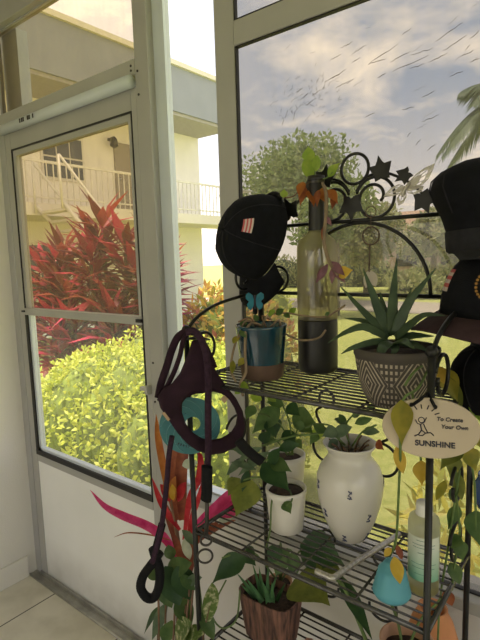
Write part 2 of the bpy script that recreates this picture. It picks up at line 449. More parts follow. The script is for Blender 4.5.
struct(box('floor', (-2.30, -3.6, -0.10), (1.7, 0.10, 0.0), M['tile']), 'pale cream square floor tiles with dark grout')
struct(box('ceiling', (-2.34, -3.6, 2.62), (1.7, 0.06, 2.74), M['wall_paint']), 'plain off-white ceiling of the sunroom')
struct(box('wall_left', (-2.34, -3.6, 0.0), (-2.24, 0.0, 2.62), M['wall_paint']), 'off-white wall meeting the door jamb')
struct(box('baseboard_left', (-2.24, -3.6, 0.0), (-2.225, -0.045, 0.105), M['wall_paint'], bevel=0.004), 'low white baseboard along the wall by the door')
wr = MB()
wr.box((1.6, -3.6, 0.0), (1.7, 0.0, 0.60)); wr.box((1.6, -3.6, 2.25), (1.7, 0.0, 2.62)); wr.box((1.6, -3.6, 0.60), (1.7, -3.3, 2.25)); wr.box((1.6, -0.4, 0.60), (1.7, 0.0, 2.25))
struct(wr.build('wall_right', M['wall_paint']), 'off-white end wall of the sunroom with a window opening')
# rear wall with a wide opening to the daylight behind the camera
rw = MB()
rw.box((-2.34, -3.7, 0.0), (-2.10, -3.6, 2.62)); rw.box((0.30, -3.7, 0.0), (1.7, -3.6, 2.62)); rw.box((-2.10, -3.7, 1.90), (0.30, -3.6, 2.62))
struct(rw.build('wall_rear', M['wall_paint']), 'off-white wall with a wide opening')
# knee wall under the windows
struct(box('wall_window', (-1.235, 0.0, 0.0), (1.6, 0.10, 0.715), M['white_paint']), 'low white wall under the large window')
struct(MB().box((-1.235, -0.028, 0.700), (1.6, 0.045, 0.733)).build('trim_1', M['frame_white'], bevel=0.004), 'white window sill behind the plant stand')

# posts and beams
struct(box('trim_2', (-2.24, -0.002, 0.0), (-2.192, 0.07, 2.12), M['jamb_grey'], bevel=0.003), 'grey hinge-side door jamb')
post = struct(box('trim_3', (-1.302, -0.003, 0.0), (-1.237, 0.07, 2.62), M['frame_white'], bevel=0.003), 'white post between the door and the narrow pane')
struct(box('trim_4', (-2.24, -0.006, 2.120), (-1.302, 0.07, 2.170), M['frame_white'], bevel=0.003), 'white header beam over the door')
sc_ = MB()
for z_ in (2.128, 2.055, 1.16, 1.02): sc_.tube([(-1.288, -0.005, z_), (-1.288, 0.0, z_)], 0.004, 8)
for z_ in (2.150, 2.135): sc_.tube([(-1.316, -0.008, z_), (-1.316, -0.003, z_)], 0.004, 8)
sc_.build('screw', M['screw'], post)
struct(box('trim_5', (-2.24, -0.012, 2.520), (-1.302, 0.05, 2.62), M['jamb_grey'], bevel=0.003), 'grey beam at the top of the pane above the door')
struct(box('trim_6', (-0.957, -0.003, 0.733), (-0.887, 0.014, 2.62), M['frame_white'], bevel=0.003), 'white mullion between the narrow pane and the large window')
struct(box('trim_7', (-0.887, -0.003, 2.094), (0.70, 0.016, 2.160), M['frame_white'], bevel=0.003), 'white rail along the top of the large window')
struct(box('trim_8', (0.66, -0.02, 0.733), (1.6, 0.07, 2.62), M['white_paint']), 'white wall to the right of the large window')

P_big = panemat('grey_film', (0.615, 0.60, 0.575), haze=0.05, hazecol=(0.80, 0.75, 0.66), gloss=0.03, noise=0.02)
P_transom = panemat('warm_film', (0.82, 0.76, 0.66), haze=0.03, hazecol=(0.8, 0.72, 0.6), gloss=0.03, noise=0.02)
P_door_up = panemat('door_screen_film', (0.82, 0.75, 0.65), haze=0.05, hazecol=(0.8, 0.7, 0.55), gloss=0.02, noise=0.02)
P_door_low = panemat('door_clear_film', (0.96, 0.95, 0.92), haze=0.05, hazecol=(0.8, 0.8, 0.75), gloss=0.03, noise=0.03)
P_strip = panemat('insect_screen', (0.97, 0.97, 0.97), haze=0.02, hazecol=(0.8, 0.8, 0.8), gloss=0.0)

def window(name, x0, x1, z0, z1, pane, label, fr=0.012, frame_mat='gasket', y=0.022, fr2=None, ft=0.02):
    fr2 = fr if fr2 is None else fr2
    f = MB()
    f.box((x0, y - 0.006, z0), (x0 + fr, y + ft, z1)); f.box((x1 - fr2, y - 0.006, z0), (x1, y + ft, z1))
    f.box((x0 + fr, y - 0.006, z0), (x1 - fr2, y + ft, z0 + fr2)); f.box((x0 + fr, y - 0.006, z1 - fr2), (x1 - fr2, y + ft, z1))
    w = struct(f.build(name, M[frame_mat]), label)
    box('pane', (x0 + fr * 0.5, y + 0.003, z0 + fr * 0.5), (x1 - fr * 0.5, y + 0.005, z1 - fr * 0.5), pane, w)
    return w
w1 = window('window_1', -0.887, 0.66, 0.733, 2.094, P_big, 'large window of creased grey film behind the plant stand', 0.005, 'gasket', 0.006, 0.004, 0.006)
w2 = window('window_2', -1.237, -0.957, 0.733, 2.62, P_strip, 'tall narrow screened pane beside the door post', 0.050, 'frame_side', 0.03, 0.006)
w3 = window('window_3', -2.24, -1.302, 2.170, 2.520, P_transom, 'warm tinted pane above the door', 0.006, 'jamb_grey')
w4 = window('window_4', -0.887, 0.66, 2.160, 2.60, P_big, 'pane above the large window', 0.005, 'gasket', 0.006, 0.004, 0.006)
struct(box('trim_9', (-2.24, 0.05, 2.170), (-2.11, 0.10, 2.52), M['blue_grey']), 'blue-grey upright at the end of the pane above the door')
# creases in the film
cm = MB()
def crease(a, b, w=0.0007):
    a, b = Vector(a), Vector(b); n = 7
    pts = [a.lerp(b, i / n) + Vector((random.uniform(-1, 1) * 0.001, 0, random.uniform(-1, 1) * 0.0014)) for i in range(n + 1)]
    cm.tube(pts, [w * (0.25 + 0.75 * math.sin(PI * (0.08 + 0.84 * i / n)) * random.uniform(0.6, 1.2)) for i in range(n + 1)], 4)
cre = [(-0.347,0.006,1.959),(-0.293,0.006,1.980),(-0.440,0.006,1.921),(-0.361,0.006,1.934),(-0.447,0.006,1.942),(-0.400,0.006,1.953),(-0.363,0.006,1.919),(-0.322,0.006,1.928),(-0.332,0.006,1.935),(-0.287,0.006,1.952),(-0.279,0.006,1.944),(-0.261,0.006,1.955),(-0.400,0.006,1.945),(-0.353,0.006,1.946),(-0.499,0.006,1.951),(-0.429,0.006,1.975),(-0.497,0.006,1.951),(-0.456,0.006,1.951),(-0.420,0.006,1.992),(-0.400,0.006,2.000),(-0.317,0.006,1.879),(-0.291,0.006,1.885),(-0.477,0.006,1.915),(-0.456,0.006,1.921),(-0.418,0.006,1.833),(-0.392,0.006,1.834),(-0.374,0.006,1.851),(-0.347,0.006,1.858),(-0.374,0.006,1.799),(-0.338,0.006,1.806),(-0.507,0.006,1.835),(-0.482,0.006,1.841),(-0.406,0.006,1.772),(-0.398,0.006,1.782),(-0.386,0.006,1.752),(-0.375,0.006,1.763),(-0.360,0.006,1.737),(-0.345,0.006,1.747),(-0.402,0.006,1.916),(-0.371,0.006,1.919),(-0.288,0.006,1.925),(-0.279,0.006,1.932),(-0.294,0.006,1.915),(-0.271,0.006,1.920),(-0.278,0.006,1.899),(-0.259,0.006,1.902),(-0.614,0.006,1.938),(-0.555,0.006,1.952),(-0.598,0.006,1.942),(-0.571,0.006,1.947),(-0.582,0.006,1.917),(-0.545,0.006,1.927),(-0.539,0.006,1.966),(-0.519,0.006,1.970),(-0.555,0.006,1.920),(-0.534,0.006,1.927),(-0.683,0.006,1.911),(-0.657,0.006,1.924),(-0.666,0.006,1.893),(-0.640,0.006,1.906),(-0.648,0.006,1.913),(-0.625,0.006,1.922),(-0.695,0.006,1.933),(-0.674,0.006,1.938),(-0.730,0.006,1.876),(-0.720,0.006,1.894),(-0.705,0.006,1.866),(-0.699,0.006,1.887),(-0.740,0.006,1.857),(-0.733,0.006,1.874),(-0.568,0.006,2.005),(-0.539,0.006,2.010),(-0.597,0.006,1.985),(-0.568,0.006,1.991),(-0.532,0.006,1.986),(-0.504,0.006,1.994)]
for i in range(0, len(cre), 2): crease(cre[i], cre[i + 1])
cn = (-0.657,0.006,1.910)
for i in range(70):
    a = Vector((cn[0] + random.gauss(0, 0.045), 0.006, cn[2] + random.gauss(0, 0.028)))
    t = random.uniform(0, PI)
    crease(a, a + Vector((math.cos(t), 0, math.sin(t))) * random.uniform(0.005, 0.014), 0.0004)
for i in range(40):
    a = Vector((random.uniform(-0.80, -0.15), 0.006, random.uniform(1.72, 2.05)))
    crease(a, a + Vector((1, 0, 0.42 + random.gauss(0, 0.15))) * random.uniform(0.010, 0.030), 0.0003)
cm.build('film_crease', M['cord'], w1)['kind'] = 'stuff'

# the door
d = MB()
d.box((-2.190, 0.0, 0.008), (-2.142, 0.036, 2.085)); d.box((-1.333, 0.0, 0.008), (-1.304, 0.036, 2.085))
d.box((-2.142, 0.0, 2.012), (-1.333, 0.036, 2.085)); d.box((-2.142, 0.0, 0.595), (-1.333, 0.036, 0.632))
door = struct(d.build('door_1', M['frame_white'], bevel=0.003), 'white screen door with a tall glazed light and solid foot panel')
box('panel', (-2.150, 0.004, 0.008), (-1.335, 0.030, 0.600), M['door_panel'], door)
g = MB()
g.box((-2.142, -0.002, 0.630), (-2.124, 0.030, 1.300)); g.box((-1.338, -0.002, 0.630), (-1.333, 0.030, 1.300)); g.box((-2.142, -0.003, 0.630), (-1.333, 0.030, 0.652))
g.box((-2.142, -0.001, 1.30), (-2.137, 0.030, 2.014)); g.box((-1.338, -0.001, 1.30), (-1.333, 0.030, 2.014)); g.box((-2.142, -0.001, 2.008), (-1.333, 0.030, 2.014))
g.build('gasket', M['gasket'], door)
g = MB()
g.box((-2.137, 0.004, 1.318), (-2.112, 0.03, 2.008)); g.box((-1.357, 0.004, 1.318), (-1.338, 0.03, 2.008)); g.box((-2.112, 0.004, 1.985), (-1.357, 0.03, 2.008))
g.build('upper_sash', M['frame_white'], door)
g = MB()
g.box((-2.124, 0.006, 0.652), (-2.108, 0.03, 1.29)); g.box((-2.124, 0.006, 0.652), (-1.338, 0.03, 0.664))
g.build('lower_sash', M['frame_side'], door)
box('middle_rail', (-2.137, -0.006, 1.290), (-1.335, 0.03, 1.320), M['frame_white'], door, 0.002)
g = MB(); g.box((-2.150, -0.012, 1.302), (-2.128, 0.0, 1.310)); g.box((-1.357, -0.014, 1.300), (-1.331, 0.0, 1.312)); g.build('catch', M['gasket'], door)
box('pane', (-2.115, 0.018, 1.318), (-1.355, 0.020, 1.990), P_door_up, door)
box('pane', (-2.110, 0.018, 0.660), (-1.337, 0.020, 1.292), P_door_low, door)
cl = MB().tube([(-2.185, -0.016, 2.098), (-1.309, -0.016, 2.098)], 0.021, 20).build('door_closer', M['frame_side'], door)
tk = MB(); 
for x_ in (-1.985, -1.970, -1.958, -1.925, -1.910, -1.885): tk.box((x_, -0.0385, 2.090), (x_ + random.uniform(0.006, 0.011), -0.0365, 2.106))
tk.build('sticker', M['screw'], cl)
lt = MB(); lt.box((-1.353, -0.016, 1.055), (-1.309, 0.0, 1.068)); lt.box((-1.320 , -0.022, 1.045), (-1.306, 0.0, 1.078)); lt.build('latch', M['frame_white'], door, 0.002)
MB().box((-2.19, -0.008, 0.008), (-1.306, 0.0, 0.022)).build('sweep', M['alu'], door)
th = MB(); th.box((-2.235, -0.044, 0.0), (-1.24, 0.05, 0.004)); th.tube([(-2.235, -0.040, 0.003), (-1.24, -0.040, 0.003)], 0.006, 10); th.box((-2.235, -0.016, 0.004), (-1.24, 0.05, 0.007))
struct(th.build('trim_10', M['alu']), 'worn metal threshold under the white door')

# ------------------------------------------------------------------ outdoors
def lawn_material():
    T = bpy.data.materials.new('lawn_grass'); T.use_nodes = True
    n, l = T.node_tree.nodes, T.node_tree.links; b = n['Principled BSDF']; b.inputs['Roughness'].default_value = 0.95; b.inputs['Specular IOR Level'].default_value = 0.1
    t = n.new('ShaderNodeTexCoord'); no = n.new('ShaderNodeTexNoise'); no.inputs['Scale'].default_value = 14; no.inputs['Detail'].default_value = 10; no.inputs['Roughness'].default_value = 0.75
    l.new(t.outputs['Object'], no.inputs['Vector'])
    r = n.new('ShaderNodeValToRGB'); e = r.color_ramp.elements; e[0].position = 0.30; e[0].color = (0.30, 0.36, 0.07, 1); e[1].position = 0.68; e[1].color = (0.62, 0.62, 0.22, 1)
    l.new(no.outputs['Fac'], r.inputs[0]); l.new(r.outputs[0], b.inputs['Base Color'])
    bp = n.new('ShaderNodeBump'); bp.inputs['Strength'].default_value = 0.7; bp.inputs['Distance'].default_value = 0.05; l.new(no.outputs['Fac'], bp.inputs['Height']); l.new(bp.outputs[0], b.inputs['Normal'])
    return T
struct(box('ground', (-90, -60, -0.40), (60, 120, -0.15), lawn_material()), 'bright green lawn outside the windows')
struct(box('bounce_slab', (-7, -16, -0.16), (7, -3.7, -0.06), mat('bounce_slab_grey', (0.34, 0.33, 0.31), 0.9)), 'unseen grey slab behind the sunroom, added against green lawn bounce')  # unseen slab, added to keep green bounced light out of the room
M['asphalt'] = mat('asphalt', (0.42, 0.36, 0.29), 0.9, var=0.08, scale=1.2)
struct(box('road', (-60, 12.4, -0.16), (40, 15.6, -0.135), M['asphalt']), 'pale road crossing beyond the lawn')

def quads(pts, dirs, nrm, ln, wd, curl=0.25):
    """arrays of small folded leaves -> (verts, faces): each leaf two quads meeting at a midrib"""
    n = len(pts)
    side = np.cross(dirs, nrm); side /= np.linalg.norm(side, axis=1, keepdims=True) + 1e-9
    ln = ln[:, None]; wd = wd[:, None]
    tip = pts + dirs * ln - nrm * ln * curl * 0.5
    mid = pts + dirs * ln * 0.5 + nrm * wd * 0.12
    a = mid + side * wd * 0.5 - nrm * wd * 0.15; b = mid - side * wd * 0.5 - nrm * wd * 0.15
    v = np.stack([pts, a, tip, b, mid], 1).reshape(-1, 3)
    k = np.arange(n)[:, None] * 5
    f = np.concatenate([k + [0, 1, 4], k + [1, 2, 4], k + [2, 3, 4], k + [3, 0, 4]], 0)
    return v, f
def npmesh(name, v, f, mt, parent=None, smooth_=False):
    me = bpy.data.meshes.new(name)
    org = np.array(base_of(parent)) if parent is not None else np.array([(v[:, 0].min() + v[:, 0].max()) / 2, (v[:, 1].min() + v[:, 1].max()) / 2, v[:, 2].min()])
    v = v - org
    nf, k = f.shape
    me.vertices.add(len(v)); me.vertices.foreach_set('co', v.astype(np.float32).ravel())
    me.loops.add(nf * k); me.loops.foreach_set('vertex_index', f.astype(np.int32).ravel())
    me.polygons.add(nf); me.polygons.foreach_set('loop_start', np.arange(0, nf * k, k, dtype=np.int32)); me.polygons.foreach_set('loop_total', np.full(nf, k, dtype=np.int32))
    me.update(calc_edges=True); me.validate()
    me.materials.append(mt)
    o = bpy.data.objects.new(name, me); C.objects.link(o)
    if parent is not None: o.parent = parent
    else: o.location = org
    return o
def unit(a): return a / (np.linalg.norm(a, axis=1, keepdims=True) + 1e-9)
def blob_foliage(blobs, n, ln, wd, up=0.5, depth=0.18, front=None):
    """leaves over the skin of a set of ellipsoids [(c, r)]"""
    w = np.array([r[0] * r[1] + r[1] * r[2] + r[0] * r[2] for c, r in blobs]); w /= w.sum()
    pts, nr = [], []
    for (c, r), k in zip(blobs, (w * n).astype(int) + 1):
        u = unit(rng.normal(size=(k, 3))); r = np.array(r); c = np.array(c)
        s = 1 - rng.random((k, 1)) ** 2 * depth + rng.normal(size=(k, 1)) * 0.025
        pts.append(c + u * r * s); nr.append(unit(u / r))
    pts = np.concatenate(pts); nr = np.concatenate(nr)
    n_ = len(pts)
    t = unit(rng.normal(size=(n_, 3)) * 0.8 + nr * 0.5 + np.array([0, 0, up]))
    nn = unit(nr * 0.7 + rng.normal(size=(n_, 3)) * 0.5 + np.array([0, 0, 0.5]))
    nn = unit(nn - t * (nn * t).sum(1, keepdims=True))
    return quads(pts, t, nn, ln * rng.uniform(0.65, 1.25, n_), wd * rng.uniform(0.7, 1.2, n_))
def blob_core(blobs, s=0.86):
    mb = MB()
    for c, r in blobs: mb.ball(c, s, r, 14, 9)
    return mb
def shrub(name, label, cat, blobs, n, ln, wd, mt, core, group=None, up=0.5):
    z0 = min(c[2] - r[2] for c, r in blobs)
    t = thing(name, label, cat, (blobs[0][0][0], blobs[0][0][1], -0.15), group)
    v, f = blob_foliage(blobs, n, ln, wd, up)
    v[:, 2] = np.maximum(v[:, 2], -0.14)
    npmesh('foliage', v, f, mt, t)
    if core: blob_core(blobs).build('inner_core', core, t)  # solid lumpy core that blocks the view through the leaves
    return t
F = {}
F['hedge'] = leafmat('hedge_leaf', [(0.36, 0.44, 0.05), (0.58, 0.62, 0.08), (0.70, 0.70, 0.11), (0.46, 0.54, 0.06), (0.78, 0.76, 0.20)], 0.35)
F['croton'] = leafmat('croton_leaf', [(0.62, 0.30, 0.05), (0.70, 0.50, 0.06), (0.25, 0.32, 0.05), (0.66, 0.42, 0.08), (0.50, 0.16, 0.10)], 0.35)
F['cordy'] = leafmat('cordyline_leaf', [(0.09, 0.010, 0.025), (0.30, 0.014, 0.038), (0.54, 0.04, 0.095), (0.16, 0.012, 0.030), (0.42, 0.08, 0.045), (0.06, 0.022, 0.018)], 0.22)
F['tree'] = leafmat('hazed_tree_leaf', [(0.15, 0.22, 0.07), (0.26, 0.34, 0.12), (0.34, 0.40, 0.15), (0.20, 0.27, 0.10)], 0.4)  # leaf colours lightened to stand in for aerial haze
F['palm'] = leafmat('palm_leaf', [(0.10, 0.14, 0.08), (0.17, 0.22, 0.12)], 0.3)
F['yellow'] = leafmat('yellow_shrub_leaf', [(0.74, 0.68, 0.10), (0.84, 0.72, 0.16), (0.46, 0.50, 0.07), (0.80, 0.70, 0.24)], 0.4)
F['far'] = leafmat('hazed_far_leaf', [(0.24, 0.30, 0.12), (0.36, 0.38, 0.17), (0.44, 0.40, 0.22)], 0.4)  # distance haze put into the colour as paler leaves
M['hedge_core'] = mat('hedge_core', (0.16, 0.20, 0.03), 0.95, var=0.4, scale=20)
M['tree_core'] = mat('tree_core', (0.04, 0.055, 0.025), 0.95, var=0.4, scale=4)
M['bark'] = mat('bark', (0.16, 0.12, 0.085), 0.9, var=0.3, scale=14, bump=0.5)

hb = []
for i in range(13):
    s = i / 12
    hb.append(((-3.05 + 1.25 * s, 0.95 + 0.10 * math.sin(i * 1.7), 0.48 - 0.10 * s), (0.36, 0.55, 0.48 + 0.04 * math.sin(i * 2.3) - 0.08 * (1 - min(1, s * 4)))))
    hb.append(((-3.0 + 1.10 * s, 1.45 + 0.08 * math.sin(i * 2.1), 0.46 - 0.08 * s), (0.36, 0.42, 0.48 + 0.05 * math.cos(i * 1.9))))
shrub('hedge', 'clipped yellow-green hedge right outside the door glass', 'hedge', hb, 40000, 0.043, 0.025, F['hedge'], M['hedge_core'])
# croton bushes beyond the hedge, seen through the narrow pane
shrub('croton_bush', 'orange and yellow croton bush seen through the narrow pane', 'bush', [((-3.12, 2.45, 0.45), (0.42, 0.33, 0.80)), ((-2.62, 2.42, 0.40), (0.42, 0.33, 0.74))], 3400, 0.10, 0.04, F['croton'], M['hedge_core'])
shrub('green_bush', 'round green bush at the corner of the cream building', 'bush', [((-8.1, 9.6, 0.35), (0.7, 0.7, 0.62)), ((-7.3, 9.3, 0.25), (0.6, 0.6, 0.5))], 1500, 0.13, 0.06, F['hedge'], M['hedge_core'])
shrub('flowering_tree', 'slim light green tree past the corner of the building', 'tree', [((-9.75, 11.9, 1.9), (0.5, 0.45, 1.3)), ((-9.6, 11.9, 0.7), (0.5, 0.45, 0.9))], 1100, 0.15, 0.07, leafmat('light_leaf', [(0.22, 0.34, 0.12), (0.34, 0.44, 0.16), (0.6, 0.30, 0.28)], 0.35), None)

def cordyline(x, y, ztop, label, n_canes=3, spread=0.28):
    t = thing('cordyline', label, 'cordyline', (x, y, -0.15), 'red cordylines behind the hedge')
    pts, dirs, nr, ln, wd = [], [], [], [], []
    for k in range(n_canes):
        a = 2 * PI * k / n_canes + random.uniform(0, 1.5)
        r = spread * (0 if k == 0 else random.uniform(0.6, 1.1))
        top = Vector((x + r * math.cos(a), y + r * math.sin(a) * 0.7, ztop - 0.42 - (0 if k == 0 else random.uniform(0.05, 0.40))))
        base = Vector((x + r * 0.4 * math.cos(a), y + r * 0.3 * math.sin(a), -0.15))
        MB().tube(smooth([base, base.lerp(top, 0.5) + Vector((random.uniform(-.04, .04), 0, 0)), top], 4), [0.022] * 8 + [0.016], 7).build('cane', M['stem_brown'], t)
        for level in range(3):
            c = top - Vector((0, 0, 0.17 * level))
            nl = 13
            for j in range(nl):
                ph = 2.4 * j + level
                el = (0.25 + 1.1 * j / nl) - 0.35 * level + random.gauss(0, 0.08)
                dv = Vector((math.cos(ph) * math.cos(el), math.sin(ph) * math.cos(el), math.sin(el)))
                pts.append(c + dv * 0.02 + Vector((0, 0, 0.004 * j))); dirs.append(dv)
                up_ = Vector((0, 0, 1)) - dv * dv.z
                if up_.length < 0.1: up_ = dv.orthogonal()
                nr.append(up_.normalized()); ln.append(random.uniform(0.32, 0.46)); wd.append(random.uniform(0.075, 0.115))
    v, f = quads(np.array([tuple(p) for p in pts]), np.array([tuple(p) for p in dirs]), np.array([tuple(p) for p in nr]), np.array(ln), np.array(wd), 0.35)
    npmesh('foliage', v, f, F['cordy'], t)
cordyline(-4.05, 1.85, 2.22, 'tallest red cordyline clump behind the hedge, its crown before the walkway railing', 5, 0.30)
cordyline(-5.0, 2.0, 1.96, 'red cordyline clump before the stair foot, nearest the door hinges', 5, 0.30)
cordyline(-3.45, 1.95, 1.98, 'red cordyline clump partly hidden behind the door stile', 4, 0.24)
cordyline(-4.05, 2.65, 1.78, 'pinkish red cordyline showing through the narrow pane above the croton bush', 4, 0.22)
cordyline(-4.55, 1.75, 1.55, 'low red cordyline clump between the two taller ones', 5, 0.30)
cordyline(-5.35, 1.70, 1.45, 'low red cordyline at the far end of the hedge', 4, 0.26)
cordyline(-3.75, 1.75, 1.45, 'low red cordyline just over the middle of the hedge', 5, 0.28)

# two-storey building at a right angle to the window wall
M['stucco'] = mat('cream_stucco', (0.84, 0.80, 0.71), 0.9, var=0.05, scale=2, bump=0.2, bscale=60)
M['fascia'] = mat('grey_fascia', (0.27, 0.285, 0.32), 0.75, var=0.05, scale=2)
M['slab'] = mat('pale_concrete', (0.72, 0.67, 0.56), 0.85, var=0.05, scale=3)
M['rail_white'] = mat('rail_white', (0.70, 0.66, 0.56), 0.5)
M['dark_glass'] = mat('dark_glass', (0.05, 0.055, 0.06), 0.12)
M['door_tan'] = mat('door_tan', (0.30, 0.26, 0.20), 0.6)
bld = thing('apartment_building', 'cream two-storey building with grey roof fascia and railed upper walkway', 'building', (-10.6, 2.0, -0.15))
Y0, Y1 = -8.0, 10.1
box('wall', (-14, Y0, -0.15), (-10.3, Y1, 5.10), M['stucco'], bld)
box('soffit', (-14.1, Y0, 5.10), (-9.05, Y1, 5.19), mat('soffit', (0.36, 0.34, 0.31), 0.9), bld)
box('fascia', (-14.2, Y0, 5.18), (-9.0, Y1 + 0.05, 6.25), M['fascia'], bld)
box('roof_edge', (-14.25, Y0, 6.25), (-8.93, Y1 + 0.12, 6.36), M['slab'], bld)
box('walkway', (-10.3, Y0, 2.46), (-9.0, Y1 + 0.9, 2.70), M['slab'], bld)
rb = MB()
rb.box((-9.08, Y0, 3.48), (-9.04, Y1 + 0.9, 3.53)); rb.box((-9.08, Y0, 2.80), (-9.04, Y1 + 0.9, 2.83))
yy = Y0
while yy < Y1 + 0.9:
    rb.box((-9.07, yy, 2.70), (-9.05, yy + 0.018, 3.5)); yy += 0.145
rb.box((-10.3, Y1 + 0.86, 3.48), (-9.05, Y1 + 0.90, 3.53))
rb.build('railing', M['rail_white'], bld)
def bwin(y0, y1, z0, z1):
    w = box('window', (-10.31, y0, z0), (-10.26, y1, z1), M['rail_white'], bld)
    n = 3; dy_ = (y1 - y0 - 0.08) / n
    for k in range(n):
        for q in range(2):
            dz_ = (z1 - z0 - 0.08) / 2
            box('pane', (-10.27, y0 + 0.06 + k * dy_, z0 + 0.06 + q * dz_), (-10.245, y0 + 0.02 + (k + 1) * dy_, z0 + 0.02 + (q + 1) * dz_), M['dark_glass'], w)
bwin(4.95, 6.05, 3.40, 4.42); bwin(3.4, 5.4, 0.7, 2.0); bwin(-1.5, 0.5, 3.3, 4.7)
dr = box('door', (-10.31, 6.95, 2.70), (-10.25, 7.55, 4.50), M['door_tan'], bld); MB().ball((-10.22, 7.05, 3.6), 0.04).build('door_handle', M['steel'], dr)
lm = MB(); lm.box((-10.3, 6.79, 4.50), (-10.12, 6.87, 4.56)); lm.lathe([(0.05, 0), (0.10, 0.03), (0.08, 0.2), (0.03, 0.26)], (-10.1, 6.83, 4.32), 12); lm.build('wall_lamp', M['screw'], bld)
ln2 = MB().lathe([(0.05, 0), (0.12, 0.05), (0.12, 0.16), (0.05, 0.2)], (-9.7, 6.0, 4.88), 14).build('ceiling_lamp', M['white_plastic'], bld)
st = thing('staircase', 'open outdoor staircase with pale handrails climbing to the walkway', 'staircase', (-8.3, 4.5, -0.15))
sm_ = MB(); n_ = 15
for k in range(n_): sm_.box((-8.90, 4.05 + k * 0.16, 2.48 - k * 0.177), (-8.10, 4.28 + k * 0.16, 2.53 - k * 0.177))
sm_.build('tread', M['slab'], st)
for x_ in (-8.93, -8.07): MB().tube([(x_, 4.0, 2.62), (x_, 6.45, -0.12)], 0.040, 6).build('stringer', M['slab'], st)
for x_ in (-8.95, -8.05):
    h = MB(); h.tube([(x_, 3.98, 3.45), (x_, 6.6, 0.52), (x_, 6.6, -0.15)], 0.026, 8); h.tube([(x_, 3.98, 3.45), (x_, 3.98, 2.5)], 0.022, 6)
    h.build('handrail', M['rail_white'], st)

# trees beyond the lawn
def tree(name, label, x, y, h, r, n, mt, leafsz, group='hazy trees beyond the lawn', trunk=True, lumps=8, flat=0.8):
    t = thing(name, label, 'tree', (x, y, -0.15), group)
    bl = []
    for k in range(lumps):
        a = 2.4 * k; q = (k / lumps) ** 0.5
        bl.append(((x + r * 0.62 * q * math.cos(a), y + r * 0.62 * q * math.sin(a), h - r * flat + random.uniform(-0.45, 0.35) * r), (r * random.uniform(0.36, 0.55),) * 2 + (r * flat * random.uniform(0.36, 0.55),)))
    v, f = blob_foliage(bl, n, leafsz, leafsz * 0.55, 0.2, 0.8)
    npmesh('crown', v, f, mt, t)
    if trunk:
        tb = MB().tube([(x, y, -0.15), (x + 0.05, y, h * 0.45), (x, y, h - r * flat * 0.6)], [0.16, 0.12, 0.06], 8)
        for k in range(4): tb.tube([(x, y, h * 0.4 + 0.1 * k), bl[k + 1][0]], [0.07, 0.03], 6)
        tb.build('trunk', M['bark'], t)
tree('shade_tree', 'tall feathery tree behind the black cap and the glass bottle', -9.1, 13.9, 6.3, 2.3, 6500, F['tree'], 0.22, lumps=16)
tree('shade_tree', 'shorter tree behind the neck of the glass bottle', -6.4, 11.2, 3.6, 1.3, 2600, F['tree'], 0.20)
tree('shade_tree', 'broad tree under the iron scrolls and the hanging ring', -8.9, 19.0, 4.1, 2.0, 4200, F['far'], 0.28)
tree('shade_tree', 'hazy tree behind the aloe tips', -7.2, 22.6, 4.0, 1.8, 3000, F['far'], 0.30)
tree('shade_tree', 'far hazy tree in front of the distant pink building', -5.0, 19.6, 3.2, 1.5, 2400, F['far'], 0.28)
tree('shade_tree', 'far tree at the side of the black caps', -2.6, 17.0, 3.4, 1.6, 2600, F['far'], 0.28)
for i, (x, y, r, lb) in enumerate([(-15.2, 22, 1.4, 'low bush at the lawn edge behind the black cap'), (-11.6, 23.4, 1.3, 'low bush at the lawn edge behind the bottle'), (-8.2, 25.0, 0.9, 'low bush at the lawn edge behind the hanging ring'), (-6.4, 17.0, 0.7, 'small round bush on the lawn beside the far end of the road')]):
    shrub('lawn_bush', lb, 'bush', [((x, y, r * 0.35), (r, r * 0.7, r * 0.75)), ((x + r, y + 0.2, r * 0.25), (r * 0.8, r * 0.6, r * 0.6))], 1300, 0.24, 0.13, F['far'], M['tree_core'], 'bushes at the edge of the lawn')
fb = thing('distant_building', 'low hazy pink building far across the road', 'building', (-8.6, 27.5, -0.15))
M['pink_stucco'] = mat('pink_stucco', (0.62, 0.45, 0.34), 0.9, var=0.05, scale=1)
box('wall', (-13.5, 26.0, -0.15), (-1.0, 29.0, 2.6), M['pink_stucco'], fb)
MB().prism([(-14, 25.6, 2.6), (-0.5, 25.6, 2.6), (-2.5, 27.5, 3.9), (-12, 27.5, 3.9)], (0, 0.2, 0.05)).build('roof', mat('roof_tile', (0.40, 0.26, 0.18), 0.9), fb)
for k in range(5): box('window', (-12.6 + k * 2.4, 25.95, 0.8), (-11.4 + k * 2.4, 26.02, 1.9), M['dark_glass'], fb)
